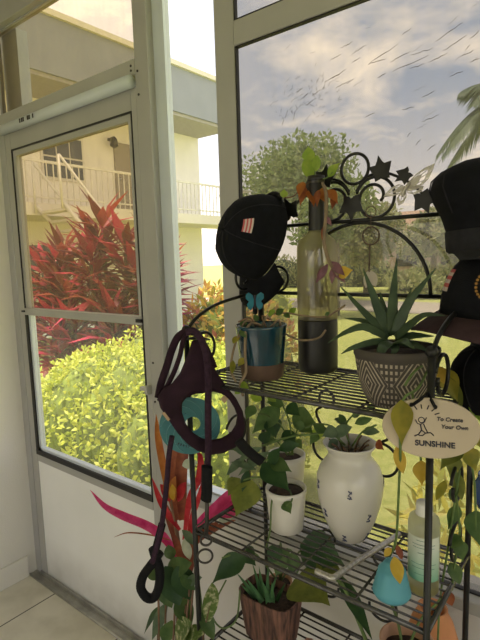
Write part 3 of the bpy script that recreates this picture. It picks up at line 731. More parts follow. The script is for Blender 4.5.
# palm
pt = thing('palm_tree', 'palm with drooping fronds above the upper black cap', 'palm', (-1.55, 8.3, -0.15))
MB().tube(smooth([(-1.55, 8.3, -0.15), (-1.4, 8.25, 1.9), (-1.55, 8.3, 4.0)], 6), [0.16] * 6 + [0.13] * 7, 10).build('trunk', M['bark'], pt)
def frond(a, el, ln, droop):
    pts = [Vector((-1.55, 8.3, 4.0)) + Vector((math.cos(a) * math.cos(el), math.sin(a) * math.cos(el), math.sin(el))) * ln * s - Vector((0, 0, droop * s * s)) for s in [i / 12 for i in range(13)]]
    mb = MB().tube(pts, [0.022 * (1 - 0.8 * i / 12) for i in range(13)], 5)
    for i in range(1, 60):
        s = i / 60 * 12; k = min(int(s), 11); p = pts[k].lerp(pts[k + 1], s - k); ax = (pts[k + 1] - pts[k]).normalized()
        for sd in (-1, 1):
            sv = ax.cross(Vector((0, 0, 1))).normalized() * sd
            dv = (sv * 0.75 + ax * 0.6 + Vector((0, 0, -0.5 + random.uniform(-.15, .15)))).normalized()
            l_ = 0.50 * math.sin(PI * (0.12 + 0.80 * i / 60)) * random.uniform(0.8, 1.1)
            w_ = ax * 0.018
            q = p + dv * l_ * 0.55; e = p + dv * l_ - Vector((0, 0, 0.10 * l_))
            mb.add([p - w_, p + w_, q + w_, e, q - w_], [(0, 1, 2, 4), (4, 2, 3)], False)
    mb.build('frond', F['palm'], pt)
for a, el, ln, dr_ in [(2.95, 0.40, 1.25, 0.95), (3.35, 0.30, 1.3, 1.2), (3.5, 0.75, 1.2, 0.65), (2.4, 0.55, 1.3, 0.9), (1.3, 0.6, 1.4, 0.8), (0.3, 0.4, 1.5, 0.9), (4.3, 0.5, 1.3, 0.9), (5.2, 0.5, 1.4, 0.9), (3.9, 0.1, 1.3, 1.1), (3.15, -0.1, 1.1, 0.9)]: frond(a, el, ln, dr_)
# yellow shrubs right outside the large window
shrub('yellow_shrub', 'yellow-leaved shrub outside the window behind the soap bottle', 'bush', [((-0.33, 0.85, 0.25), (0.36, 0.32, 0.42)), ((0.05, 0.80, 0.30), (0.30, 0.3, 0.48))], 1300, 0.13, 0.030, F['yellow'], None)


# ------------------------------------------------------------------ the wrought-iron plant stand
XL, XR, YF, YB = -0.775, -0.236, -0.35, -0.08
XC = (XL + XR) / 2
stand = thing('plant_stand', 'black wrought iron three-shelf plant stand with scrolls and ivy leaves', 'plant stand', (XC, (YF + YB) / 2, 0.0))
for x, y, top in ((XL, YF, 1.352), (XR, YF, 1.352), (XL + 0.012, YB, 1.640), (XR, YB, 1.640)):
    p = MB().tube([(x, y, 0.0), (x, y, top)], 0.0062, 10).lathe([(0.0062, 0), (0.009, 0.01), (0.0062, 0.02)], (x, y, 0), 10).build('post', M['iron'], stand)
    MB().ball((x, y, top + 0.006), 0.010).build('finial', M['iron'], p)
def shelf(z):
    fr = MB()
    for y in (YF, YB): fr.tube([(XL, y, z), (XR, y, z)], 0.0052, 8)
    for x in (XL, XR): fr.tube([(x, YF, z), (x, YB, z)], 0.0052, 8)
    s = fr.build('shelf', M['iron_glint'], stand)
    w = MB(); n = 13
    for k in range(1, n):
        y = YF + (YB - YF) * k / n
        w.tube([(XL, y, z + 0.001), (XR, y, z + 0.001)], 0.0023, 6)
    for k in (1, 2, 3):
        x = XL + (XR - XL) * k / 4
        w.tube([(x, YF, z - 0.003), (x, YB, z - 0.003)], 0.0026, 6)
    w.build('shelf_wire', M['iron_glint'], s)
for z in (1.240, 0.873, 0.560): shelf(z)
bars = MB()
for z in (1.590, 1.422): bars.tube([(XL + 0.012, YB, z), (XR, YB, z)], 0.0045, 8)
bars.tube([(XL + 0.02, YB, 1.240), (XL + 0.02, YB, 1.60)], 0.003, 6)
bars.build('cross_bar', M['iron'], stand)
def xz(cx, cz, r, a0, a1, r1=None, n=26, y=YB):
    r1 = r if r1 is None else r1
    return [(cx + (r + (r1 - r) * i / n) * math.cos(math.radians(a0 + (a1 - a0) * i / n)), y, cz + (r + (r1 - r) * i / n) * math.sin(math.radians(a0 + (a1 - a0) * i / n))) for i in range(n + 1)]
MB().tube(xz(-0.482, 1.4245, 0.160, 0, 180), 0.0042, 8).build('arch', M['iron'], stand)
MB().ring((-0.4925, YB, 1.704), 0.033, 0.0036).build('scroll', M['iron'], stand)
for s in (1, -1):
    cx = -0.497 + s * 0.050
    pts = []
    for i in range(54):                 # big spiral curling into a hook
        t = i / 53; a = math.radians(165 - 560 * t); r = 0.044 - 0.029 * max(0, (t - 0.45) / 0.55) ** 1.1
        pts.append((cx + s * (r * math.cos(a) + 0.002), YB, 1.637 + r * math.sin(a)))
    MB().tube(pts, 0.0036, 7).build('scroll', M['iron'], stand)
    vine = smooth([(cx - s * 0.042, YB, 1.655), (cx - s * 0.018, YB, 1.682), (cx + s * 0.020, YB, 1.688), (cx + s * 0.065, YB, 1.668), (cx + s * 0.095, YB, 1.645), (cx + s * 0.115, YB, 1.620)], 5)
    MB().tube(vine, 0.0030, 6).build('vine_rod', M['iron'], stand)
def ivy(cx, cz, r, rot, tilt=0.3):
    pts = []
    r *= 1.25
    star = [(0, 1.15), (16, 0.72), (32, 0.60), (58, 0.98), (86, 0.66), (112, 0.58), (140, 0.82), (165, 0.55), (180, 0.36), (195, 0.55), (220, 0.82), (248, 0.58), (274, 0.66), (302, 0.98), (328, 0.60), (344, 0.72)]
    for a, k in star:
        an = math.radians(a + rot + 90)
        pts.append((cx + r * k * math.cos(an), YB - 0.006 + tilt * r * k * math.cos(an) * 0.4, cz + r * k * math.sin(an)))
    MB().prism(pts, (0, 0.003, 0)).build('ivy_leaf', M['iron'], stand, 0.0008)
for c in ((-0.429, 1.690, 0.024, 10), (-0.377, 1.676, 0.017, 120), (-0.498, 1.626, 0.027, 180), (-0.338, 1.622, 0.023, 200), (-0.663, 1.624, 0.027, 20), (-0.565, 1.690, 0.024, -10), (-0.610, 1.668, 0.020, 60)): ivy(*c)
def s_scroll(pts_fn):
    MB().tube(pts_fn, 0.0036, 7).build('scroll', M['iron'], stand)
for zt in (1.240, 0.873, 0.560):        # pairs of S-scrolls under each shelf at the back
    for s in (1, -1):
        cx = -0.497 + s * 0.071
        top = [(cx + s * 0.020 * math.cos(a), YB, zt - 0.078 + 0.022 * math.sin(a)) for a in [math.radians(-60 + 20 * i) for i in range(22)]]
        mid = [(cx + s * 0.030, YB, zt - 0.115), (cx + s * 0.012, YB, zt - 0.150)]
        low = [(cx - s * (0.0) + s * 0.045 * math.cos(a) * (1 - 0.35 * k / 15), YB, zt - 0.205 + 0.045 * math.sin(a) * (1 - 0.35 * k / 15)) for k, a in enumerate([math.radians(120 - 20 * i) for i in range(16)])]
        MB().tube(smooth(top[::-1][:1], 1) + [Vector(p) for p in top[::-1]][1:], 0.0034, 7).build('scroll', M['iron'], stand)
        MB().tube(smooth([top[0]] + mid + low, 3), 0.0034, 7).build('scroll', M['iron'], stand)
for s, xx in ((1, XL + 0.012),):    # curls flanking the rear posts, under the second bar
    pts = [(xx + s * (0.012 + 0.045 + 0.040 * (1 - 0.55 * t) * math.cos(a)), YB, 1.462 + 0.040 * (1 - 0.55 * t) * math.sin(a)) for t, a in [(i / 30, math.radians(200 + 430 * i / 30)) for i in range(31)]]
    MB().tube(pts, 0.0034, 7).build('scroll', M['iron'], stand)
for xx in (XL, XR):                          # side arms sweeping from the front finials up to the rear posts
    MB().tube(smooth([(xx, YF, 1.350), (xx + 0.001, YF + 0.03, 1.378), (xx + 0.003, YF + 0.09, 1.402), (xx + 0.006, YF + 0.17, 1.415), (xx + 0.010, YB, 1.424)], 6), 0.0042, 8).build('side_arm', M['iron'], stand)
    pts = [(xx, YB - 0.055 + 0.038 * (1 - 0.5 * i / 30) * math.cos(math.radians(-20 - 420 * i / 30)), 1.468 + 0.038 * (1 - 0.5 * i / 30) * math.sin(math.radians(-20 - 420 * i / 30))) for i in range(31)]
    MB().tube(pts, 0.0034, 7).build('scroll', M['iron'], stand)
    pts = [(xx, YF + 0.060 + 0.042 * (1 - 0.4 * i / 26) * math.cos(math.radians(160 - 350 * i / 26)), 1.305 + 0.042 * (1 - 0.4 * i / 26) * math.sin(math.radians(160 - 350 * i / 26))) for i in range(27)]
    MB().tube(pts, 0.0036, 7).build('scroll', M['iron'], stand)
    MB().tube([(xx, YF, 1.300), (xx, YF + 0.03, 1.30)], 0.003, 6).build('scroll', M['iron'], stand)
    for zz in (0.95, 1.07):
        pts = [(xx, YB - 0.10 + 0.045 * (1 - 0.4 * i / 26) * math.cos(math.radians(160 - 350 * i / 26)), zz + 0.045 * (1 - 0.4 * i / 26) * math.sin(math.radians(160 - 350 * i / 26))) for i in range(27)]
        MB().tube(pts, 0.0034, 7).build('scroll', M['iron'], stand)
lp = MB(); lp.prism([(XL + 0.005, YF - 0.01, 1.338), (XL + 0.03, YF + 0.0, 1.345), (XL + 0.058, YF + 0.015, 1.338), (XL + 0.035, YF + 0.03, 1.332), (XL + 0.012, YF + 0.022, 1.333)], (0, 0, 0.003)); lp.build('ivy_leaf', M['iron'], stand)

# ------------------------------------------------------------------ text helper
def lettering(body, size, org, xd, ud, parent, mt, align='CENTER', ext=0.0004, shear=0.0, bold=0.0):
    cu = bpy.data.curves.new('lettering', 'FONT'); cu.body = body; cu.size = size; cu.align_x = align; cu.extrude = ext; cu.shear = shear; cu.offset = bold
    tmp = bpy.data.objects.new('lettering_tmp', cu); C.objects.link(tmp)
    dg = bpy.context.evaluated_depsgraph_get()
    me = bpy.data.meshes.new_from_object(tmp.evaluated_get(dg))
    bpy.data.objects.remove(tmp); bpy.data.curves.remove(cu)
    xd, ud = Vector(xd).normalized(), Vector(ud).normalized(); nd = xd.cross(ud)
    R = Matrix((xd, ud, nd)).transposed().to_4x4()
    me.transform(Matrix.Translation(Vector(org) - base_of(parent)) @ R)
    me.materials.clear(); me.materials.append(mt)
    o = bpy.data.objects.new('lettering', me); C.objects.link(o); o.parent = parent
    return o
def facing(pt):
    """right / up / towards-eye axes of something hanging flat towards the eye"""
    n = EYE - Vector(pt); n.z = 0; n.normalize()
    return Vector((-n.y, n.x, 0)), Vector((0, 0, 1)), n

# ------------------------------------------------------------------ oval sign
sc0 = Vector((-0.226,-0.385,1.246))
rx, uz, nz = facing(sc0)
sign = thing('hanging_sign', 'oval pale wooden sign with a sunshine slogan hanging from the stand', 'sign', sc0)
rl = math.radians(1.2); sx = rx * math.cos(rl) + uz * math.sin(rl); su = uz * math.cos(rl) - rx * math.sin(rl)
dpt = (sc0 - EYE).dot(fwd) / 490.0
A_, B_ = 46.0 * dpt, 31.0 * dpt
MB().prism([sc0 + sx * A_ * math.cos(2 * PI * i / 56) + su * B_ * math.sin(2 * PI * i / 56) for i in range(56)], nz * 0.006).build('board', M['sign_wood'], sign, 0.0015)
fp = lambda u, v: sc0 + sx * u * dpt + su * v * dpt + nz * 0.0036
lettering('SUNSHINE', 8.0 * dpt, fp(4.5, -18), sx, su, sign, M['ink'], bold=0.00035)
lettering('To Create', 5.6 * dpt, fp(18, 9), sx, su, sign, M['ink'], shear=0.15, bold=0.0002)
lettering('Your Own', 5.6 * dpt, fp(22.5, 1.5), sx, su, sign, M['ink'], shear=0.15, bold=0.0002)
fg = MB()
def stroke(pts, w=0.8): fg.tube([fp(u * 0.95 - 5, v * 0.95 + 1) for u, v in pts], w * dpt * 0.5, 5)
for a in (150, 122, 98, 72, 48, 24): stroke([(-1 + 12 * math.cos(math.radians(a)), 11 + 9.5 * math.sin(math.radians(a)) ), (-1 + 17 * math.cos(math.radians(a)), 11 + 14 * math.sin(math.radians(a)))], 1.1)
stroke([(-3 + 3 * math.cos(t), 8 + 3 * math.sin(t)) for t in [i * PI / 6 for i in range(13)]], 0.9)
stroke([(-9, 8), (-7, 4), (-4, 3), (0, 6), (2, 11)], 0.9)
stroke([(-4, 3), (-3, -3), (1, -6), (6, -5), (9, -8)], 1.2); stroke([(-3, -3), (-6, -8), (-10, -10)], 1.2); stroke([(1, -6), (-2, -9), (-6, -9)], 1.0)
stroke([(-1, 4), (1, -1), (3, -5)], 1.0)
fg.build('drawing', M['ink'], sign)
pk = Vector((-0.237,-0.362,1.296)) - Vector((0, 0, 0.002))
MB().tube(smooth([fp(-17, 24) - nz * 0.006, fp(-17, 24) + nz * 0.004, fp(-9, 30) + nz * 0.003, pk], 5), 0.0026, 7).tube(smooth([fp(5, 23) - nz * 0.006, fp(5, 23) + nz * 0.004, fp(2, 29) + nz * 0.003, pk], 5), 0.0026, 7).build('hanging_cord', M['black_web'], sign)
ho = MB()
for q in ((5, 23), (-17, 24)): ho.ring(fp(*q), 1.6 * dpt, 0.5 * dpt, sx, su, 14, 5)
ho.build('eyelet', M['ink'], sign)

# ------------------------------------------------------------------ caps
def cap_axes(up, front):
    u = Vector(up).normalized(); f = Vector(front); f = (f - u * f.dot(u)).normalized(); s = f.cross(u)
    return s, f, u
def ball_cap(label, base, up, front, brim_mat, cloth='black_cloth', rx_=0.083, ry_=0.098, h=0.120, brim=0.072, extras=None):
    s, f, u = cap_axes(up, front); b = Vector(base)
    t = thing('baseball_cap', label, 'cap', b, 'dark caps hung on the plant stand')
    W = lambda x, y, z: b + s * x + f * y + u * z
    def surf(ph, el):
        ce, se = math.cos(el) ** 0.72, math.sin(el) ** 0.9
        bulge = 1 + 0.03 * math.cos(3 * ph)
        return W(rx_ * ce * math.sin(ph) * bulge, ry_ * ce * math.cos(ph) - 0.008 * se, h * se + 0.010 * math.cos(ph) * ce)
    cr = MB(); n, k_ = 36, 12; v, fc = [], []
    for i in range(k_ + 1):
        el = PI / 2 * i / k_
        for j in range(n): v.append(surf(2 * PI * j / n, el))
    for i in range(k_):
        for j in range(n): fc.append((i * n + j, i * n + (j + 1) % n, (i + 1) * n + (j + 1) % n, (i + 1) * n + j))
    vin = [Vector(p) * 1 + (b + u * h * 0.4 - Vector(p)) * 0.03 for p in v]   # inner lining
    k0 = len(v); v += vin
    fc += [tuple(k0 + q for q in reversed(ff)) for ff in fc]
    fc += [((j + 1) % n, j, k0 + j, k0 + (j + 1) % n) for j in range(n)]
    cr.add(v, fc); crown = cr.build('crown', M[cloth], t)
    MB().ball(W(0, -0.008, h + 0.001), 0.006, (1, 1, 0.6)).build('button', M[cloth], crown)
    se_ = MB()
    for j in range(6):
        ph = PI / 6 + j * PI / 3
        se_.tube([surf(ph, PI / 2 * i / 12) + (surf(ph, PI / 2 * i / 12) - (b + u * h * 0.4)).normalized() * 0.0004 for i in range(13)], 0.0011, 5)
    se_.build('seam', M['black_brim'], crown)
    br = MB(); v, fc = [], []; na, nr_ = 18, 6
    for side in (0, 1):
        for i in range(na + 1):
            a = math.radians(-72 + 144 * i / na)
            for j in range(nr_ + 1):
                q = j / nr_; ext = brim * math.cos(a * 0.98) ** 0.55 * q
                x = (rx_ + ext * 0.30) * math.sin(a); y = ry_ * math.cos(a) + ext
                z = 0.010 * math.cos(a) - 0.020 * (math.sin(a) ** 2) * q * 1.4 - 0.012 * q * q - 0.0025 * side
                v.append(W(x, y, z))
    K = (na + 1) * (nr_ + 1)
    for i in range(na):
        for j in range(nr_):
            a0 = i * (nr_ + 1) + j; a1 = a0 + nr_ + 1
            fc.append((a0, a0 + 1, a1 + 1, a1)); fc.append((K + a0, K + a1, K + a1 + 1, K + a0 + 1))
        a0 = i * (nr_ + 1) + nr_; fc.append((a0, K + a0, K + a0 + nr_ + 1, a0 + nr_ + 1))
    br.add(v, fc).build('brim', M[brim_mat], t)
    if extras: extras(t, surf, W)
    return t
def on_crown(surf, ph, el, off=0.0012):
    p = surf(ph, el); q = surf(ph + 0.02, el); r = surf(ph, el + 0.02)
    n = (q - p).cross(r - p).normalized()
    return p + n * off if n.dot(p - surf(ph + PI, el)) > 0 else p - n * off
def flag_patch(t, surf, ph, el, w=0.42, h=0.40):
    a, bmb = MB(), MB(); nx, ny = 8, 6
    g = [[on_crown(surf, ph + w * (i / nx - 0.5), el + h * (j / ny - 0.5)) for i in range(nx + 1)] for j in range(ny + 1)]
    for j in range(ny):
        for i in range(nx):
            (a if j % 2 == 0 else bmb).add([g[j][i], g[j][i + 1], g[j + 1][i + 1], g[j + 1][i]], [(0, 1, 2, 3)])
    o = a.build('flag_patch', M['pale_flag'], t); bmb.build('flag_stripe', M['red_flag'], o)
def emblem(t, surf, W):
    e = MB()
    for i in range(22):
        a = 2 * PI * i / 22
        e.ball(on_crown(surf, -0.42 + 0.17 * math.cos(a), 0.50 + 0.22 * math.sin(a), 0.001), 0.0026, (1, 1, 1), 6, 4)
    for i in range(9):
        a = 2 * PI * i / 9
        e.ball(on_crown(surf, -0.42 + 0.07 * math.cos(a), 0.50 + 0.10 * math.sin(a), 0.001), 0.0022, (1, 1, 1), 6, 4)
    e.build('emblem', M['gold'], t)
    flag_patch(t, surf, 0.50, 0.52, 0.26, 0.40)
def left_extras(t, surf, W):
    flag_patch(t, surf, -2.0, 0.88, 0.42, 0.26)
    MB().tube(smooth([W(-0.035, -0.098, 0.0), W(-0.02, -0.110, -0.004), W(0.0, -0.114, -0.006), W(0.02, -0.110, -0.004), W(0.035, -0.098, 0.0)], 4), 0.007, 6, 0.3).build('back_strap', M['black_brim'], t)
ball_cap('black cap hung by its back strap from the rear post beside the mullion', (-0.726,-0.112,1.560), (-0.34, -0.93, 0.14), (-0.42, 0.0, -1), 'black_cloth', rx_=0.085, ry_=0.108, h=0.118, brim=0.075, extras=left_extras)
ball_cap('dark cap with gold wreath emblem and maroon brim, under the tall crowned cap', (-0.185,-0.140,1.400), (0.02, -0.10, 1), (-0.38, -0.90, -0.18), 'maroon_brim', rx_=0.093, ry_=0.108, h=0.115, brim=0.070, extras=emblem)
ball_cap('plain dark cap hanging lowest, below the maroon brim', (-0.178,-0.130,1.250), (-0.25, -0.45, 0.9), (0.8, -0.3, -0.2), 'black_brim', rx_=0.072, ry_=0.080, h=0.100, brim=0.06)
# the tall soft-crowned cap
b = Vector((-0.193,-0.130,1.514))
tcap = thing('soft_cap', 'tall soft-crowned black cap on top of the emblem cap', 'cap', b, 'dark caps hung on the plant stand')
prof = [(0.080, 0.0), (0.081, 0.02), (0.082, 0.042), (0.090, 0.07), (0.101, 0.095), (0.1085, 0.117), (0.104, 0.135), (0.086, 0.150), (0.058, 0.160), (0.028, 0.165), (0.004, 0.166)]
cm2 = MB(); cm2.lathe(prof, (0, 0, 0), 44, True, lambda t, h: 0.02 * math.cos(5 * t + 30 * h) * (h / 0.166))
qx = Matrix.Rotation(math.radians(-3), 3, 'Y')
cm2.v = [tuple(b + qx @ Vector(p)) for p in cm2.v]
crown = cm2.build('crown', M['black_cloth'], tcap)
bm_ = MB(); bm_.lathe([(0.0815, 0.002), (0.0835, 0.004), (0.0845, 0.038), (0.0825, 0.040)], (0, 0, 0), 44, False); bm_.v = [tuple(b + qx @ Vector(p)) for p in bm_.v]; bm_.build('band', M['black_brim'], tcap)
bm_ = MB(); v, fc = [], []
for side in (0, 1):
    for i in range(15):
        a = math.radians(-145 + 100 * i / 14)
        for j in range(5):
            rr = 0.082 + 0.045 * j / 4 * math.sin(PI * i / 14) ** 0.6
            v.append(b + qx @ Vector((rr * math.cos(a) + 0.03 * j / 4, rr * math.sin(a), 0.004 - 0.004 * j - 0.002 * side)))
for i in range(14):
    for j in range(4):
        a0 = i * 5 + j; fc.append((a0, a0 + 1, a0 + 6, a0 + 5)); fc.append((75 + a0, 75 + a0 + 5, 75 + a0 + 6, 75 + a0 + 1))
    a0 = i * 5 + 4; fc.append((a0, 75 + a0, 75 + a0 + 5, a0 + 5))
bm_.add(v, fc); bm_.build('brim', M['black_brim'], tcap)
sm2 = MB()
for a in (200, 235, 275): sm2.tube([b + qx @ Vector(((r + 0.0008) * math.cos(math.radians(a)), (r + 0.0008) * math.sin(math.radians(a)), h)) for r, h in prof[3:10]], 0.0014, 5)
sm2.build('seam', M['black_brim'], crown)

# ------------------------------------------------------------------ dog harness, leash and disc on the front finial
hc = Vector((-0.717,-0.375,1.210))
hn = facing(hc)[2]
har = thing('dog_harness', 'dark maroon padded dog harness hooked over the front finial', 'harness', hc)
OUT = [(-0.724,-0.381,1.349),(-0.707,-0.366,1.331),(-0.699,-0.358,1.302),(-0.690,-0.349,1.273),(-0.675,-0.335,1.240),(-0.660,-0.321,1.212),(-0.650,-0.311,1.180),(-0.646,-0.307,1.143),(-0.651,-0.312,1.111),(-0.663,-0.323,1.094),(-0.682,-0.342,1.084),(-0.703,-0.362,1.084),(-0.724,-0.381,1.097),(-0.740,-0.397,1.117),(-0.755,-0.411,1.143),(-0.769,-0.424,1.172),(-0.780,-0.435,1.197),(-0.784,-0.438,1.220),(-0.777,-0.432,1.235),(-0.761,-0.417,1.247),(-0.747,-0.403,1.270),(-0.734,-0.391,1.309)]
INN = [(-0.712,-0.370,1.223),(-0.704,-0.363,1.227),(-0.695,-0.354,1.228),(-0.682,-0.342,1.223),(-0.671,-0.331,1.209),(-0.664,-0.324,1.190),(-0.659,-0.320,1.169),(-0.662,-0.322,1.147),(-0.670,-0.330,1.129),(-0.685,-0.344,1.119),(-0.701,-0.359,1.118),(-0.716,-0.374,1.126),(-0.730,-0.387,1.141),(-0.741,-0.397,1.160),(-0.746,-0.403,1.183),(-0.746,-0.402,1.203),(-0.737,-0.394,1.216),(-0.723,-0.381,1.222)]
hx, hz, _ = facing(hc)
cpt = Vector((-0.702,-0.361,1.175))
def polar_hit(poly, ang):
    d = Vector((math.cos(ang), math.sin(ang))); best = None
    q = [((Vector(p) - cpt).dot(hx), (Vector(p) - cpt).dot(hz)) for p in poly]
    for i in range(len(q)):
        (x1, y1), (x2, y2) = q[i], q[(i + 1) % len(q)]
        den = d.x * (y2 - y1) - d.y * (x2 - x1)
        if abs(den) < 1e-12: continue
        t = (x1 * (y2 - y1) - y1 * (x2 - x1)) / den; s = (x1 * d.y - y1 * d.x) / den
        if t > 0 and -1e-6 <= s <= 1 + 1e-6: best = max(best or 0, t)
    return best
hv, hf = [], []; NA, NW = 96, 9
for i in range(NA):
    a = 2 * PI * i / NA; r0, r1 = polar_hit(INN, a), polar_hit(OUT, a)
    for k in range(2 * NW):
        if k <= NW: q, sg = k / NW, 1
        else: q, sg = (2 * NW - k) / NW, -1
        th_ = 0.0075 * math.sqrt(max(0, 1 - (2 * q - 1) ** 4))
        r = r0 + (r1 - r0) * q
        hv.append(cpt + hx * r * math.cos(a) + hz * r * math.sin(a) + hn * (sg * th_ + 0.010 * math.sin(2 * a)))
for i in range(NA):
    j = (i + 1) % NA
    for k in range(2 * NW):
        k2 = (k + 1) % (2 * NW)
        hf.append((i * 2 * NW + k, j * 2 * NW + k, j * 2 * NW + k2, i * 2 * NW + k2))
MB().add(hv, hf).build('vest', M['purple_mesh'], har)
sp = MB()
sp.tube(smooth([(-0.759,-0.363,1.358),(-0.773,-0.378,1.345),(-0.784,-0.388,1.317),(-0.793,-0.397,1.281),(-0.803,-0.407,1.244),(-0.809,-0.413,1.210)], 5), 0.0085, 8, 0.45)
sp.tube(smooth([(-0.751,-0.368,1.357),(-0.759,-0.377,1.337),(-0.765,-0.382,1.306),(-0.775,-0.393,1.269),(-0.791,-0.408,1.229),(-0.801,-0.418,1.205)], 5), 0.0055, 8, 0.6)
sp.tube(smooth([(-0.754,-0.365,1.360),(-0.739,-0.350,1.348),(-0.728,-0.340,1.321),(-0.720,-0.331,1.291),(-0.715,-0.327,1.272)], 5), 0.0075, 8, 0.45)
sp.build('strap', M['purple_mesh'], har)
pp = MB(); pc = Vector((-0.670,-0.349,1.213)) + hn * 0.006; pp.prism([pc + hx * x * 0.0021 + hz * z * 0.0021 for x, z in ((-4, 1), (0, 5), (4, 1), (0, -3.5))], hn * 0.002); pp.build('tan_tab', M['tan_patch'], har); pp = MB()
pc = Vector((-0.761,-0.436,1.183)) + hn * 0.004; pp.prism([pc + hx * x * 0.0021 + hz * z * 0.0021 for x, z in ((-4, 4), (-1, 5), (4, -3), (2, -5))], hn * 0.002)
pp.build('tan_tab', M['tan_patch'], har)
bk = MB(); bk.tube(smooth([(-0.624,-0.362,1.135),(-0.612,-0.352,1.115),(-0.599,-0.342,1.099),(-0.586,-0.331,1.085)], 4), 0.011, 8, 0.5); bk.build('side_strap', M['black_web'], har)

lea = thing('dog_leash', 'purple rope leash with a padded black handle loop hanging down', 'leash', (-0.726,-0.400,1.363))
MB().tube(smooth([(-0.739,-0.442,1.145),(-0.745,-0.448,1.104),(-0.750,-0.452,1.053),(-0.755,-0.457,1.004),(-0.761,-0.463,0.954),(-0.771,-0.472,0.902),(-0.780,-0.481,0.862)], 5), 0.0058, 9).tube(smooth([(-0.711,-0.415,1.364),(-0.699,-0.404,1.367),(-0.689,-0.394,1.348),(-0.682,-0.388,1.315),(-0.681,-0.386,1.262),(-0.683,-0.389,1.175),(-0.685,-0.390,1.109),(-0.688,-0.393,1.060)], 5), 0.0075, 9).build('rope', M['purple_rope'], lea)
MB().tube(smooth([(-0.867,-0.382,0.803),(-0.876,-0.392,0.784),(-0.886,-0.404,0.766),(-0.896,-0.416,0.745),(-0.900,-0.421,0.717),(-0.893,-0.412,0.691),(-0.882,-0.399,0.685),(-0.874,-0.389,0.704),(-0.870,-0.384,0.735),(-0.870,-0.385,0.764),(-0.875,-0.391,0.795),(-0.878,-0.394,0.816)], 5), 0.0115, 10).build('handle', M['black_web'], lea)
MB().tube(smooth([(-0.766,-0.459,0.946),(-0.774,-0.466,0.910),(-0.779,-0.472,0.883)], 3), 0.0085, 9).build('wrap', M['black_web'], lea)
MB().tube(smooth([(-0.680,-0.401,1.078),(-0.681,-0.402,1.052),(-0.682,-0.403,1.020),(-0.684,-0.405,1.002)], 4), 0.0135, 10, 0.7).build('wrap', M['black_web'], lea)
clip = MB().tube([(-0.684,-0.401,1.005),(-0.685,-0.402,0.973),(-0.686,-0.402,0.946),(-0.688,-0.404,0.923)], 0.0045, 8)
c0 = Vector((-0.688,-0.405,0.909)); clip.ring(c0, 0.012, 0.0026, hx, hz); clip.ring(Vector((-0.691,-0.407,0.872)), 0.016, 0.0024, hx, hz)
clip.tube(smooth([(-0.686,-0.398,0.967),(-0.695,-0.408,0.950),(-0.705,-0.417,0.939),(-0.693,-0.405,0.924),(-0.686,-0.398,0.912)], 3), 0.002, 6)
clip.build('clip', M['screw'], lea)

dc = Vector((-0.768,-0.358,1.137)); ddx, ddz, ddn = facing(dc)
disc = thing('flying_disc', 'teal disc with swirl print and small hole behind the harness', 'disc', dc)
M['teal_disc'] = mat('teal_disc', (0.045, 0.18, 0.20), 0.5, var=0.06, scale=14)
M['pale_teal'] = mat('pale_teal', (0.11, 0.28, 0.30), 0.5)
ds = 0.00214; R_ = 32.5 * ds
hvec = ddx * (3 * ds) + ddz * (2 * ds); v, fc = [], []; n = 56
for side in (1, -1):
    for k in range(n):
        a = 2 * PI * k / n; e = ddx * math.cos(a) + ddz * 0.96 * math.sin(a)
        v.append(dc + hvec + e * 8.2 * ds + ddn * 0.0015 * side); v.append(dc + e * R_ + ddn * 0.0015 * side)
for k in range(n):
    j = (k + 1) % n
    fc += [(2 * k, 2 * k + 1, 2 * j + 1, 2 * j), (2 * n + 2 * k, 2 * n + 2 * j, 2 * n + 2 * j + 1, 2 * n + 2 * k + 1), (2 * k + 1, 2 * n + 2 * k + 1, 2 * n + 2 * j + 1, 2 * j + 1), (2 * k, 2 * j, 2 * n + 2 * j, 2 * n + 2 * k)]
body = MB().add(v, fc, False).build('plate', M['teal_disc'], disc)
sw = MB()
for k in range(9):
    a = 2 * PI * k / 9 + 0.4
    sw.tube([dc + ddn * 0.0017 + (ddx * math.cos(a + t * 1.3) + ddz * 0.96 * math.sin(a + t * 1.3)) * R_ * (0.45 + 0.5 * t) for t in [i / 10 for i in range(11)]], 0.0009, 4)
sw.build('swirl_print', M['pale_teal'], disc)
lm2 = MB()
for k, a in enumerate((236, 243, 250, 258, 264, 274, 280, 287)):
    ar = math.radians(a); o_ = dc + ddn * 0.0018 + (ddx * math.cos(ar) + ddz * 0.96 * math.sin(ar)) * R_ * 0.72
    tx = ddx * -math.sin(ar) + ddz * math.cos(ar); tz = ddx * math.cos(ar) + ddz * math.sin(ar)
    lm2.tube([o_ + tz * 0.0035, o_ - tz * 0.003], 0.0008, 4); lm2.tube([o_ - tx * 0.002 - tz * 0.002 * (k % 2), o_ + tx * 0.002], 0.0007, 4)
lm2.build('print_mark', M['ink'], disc)

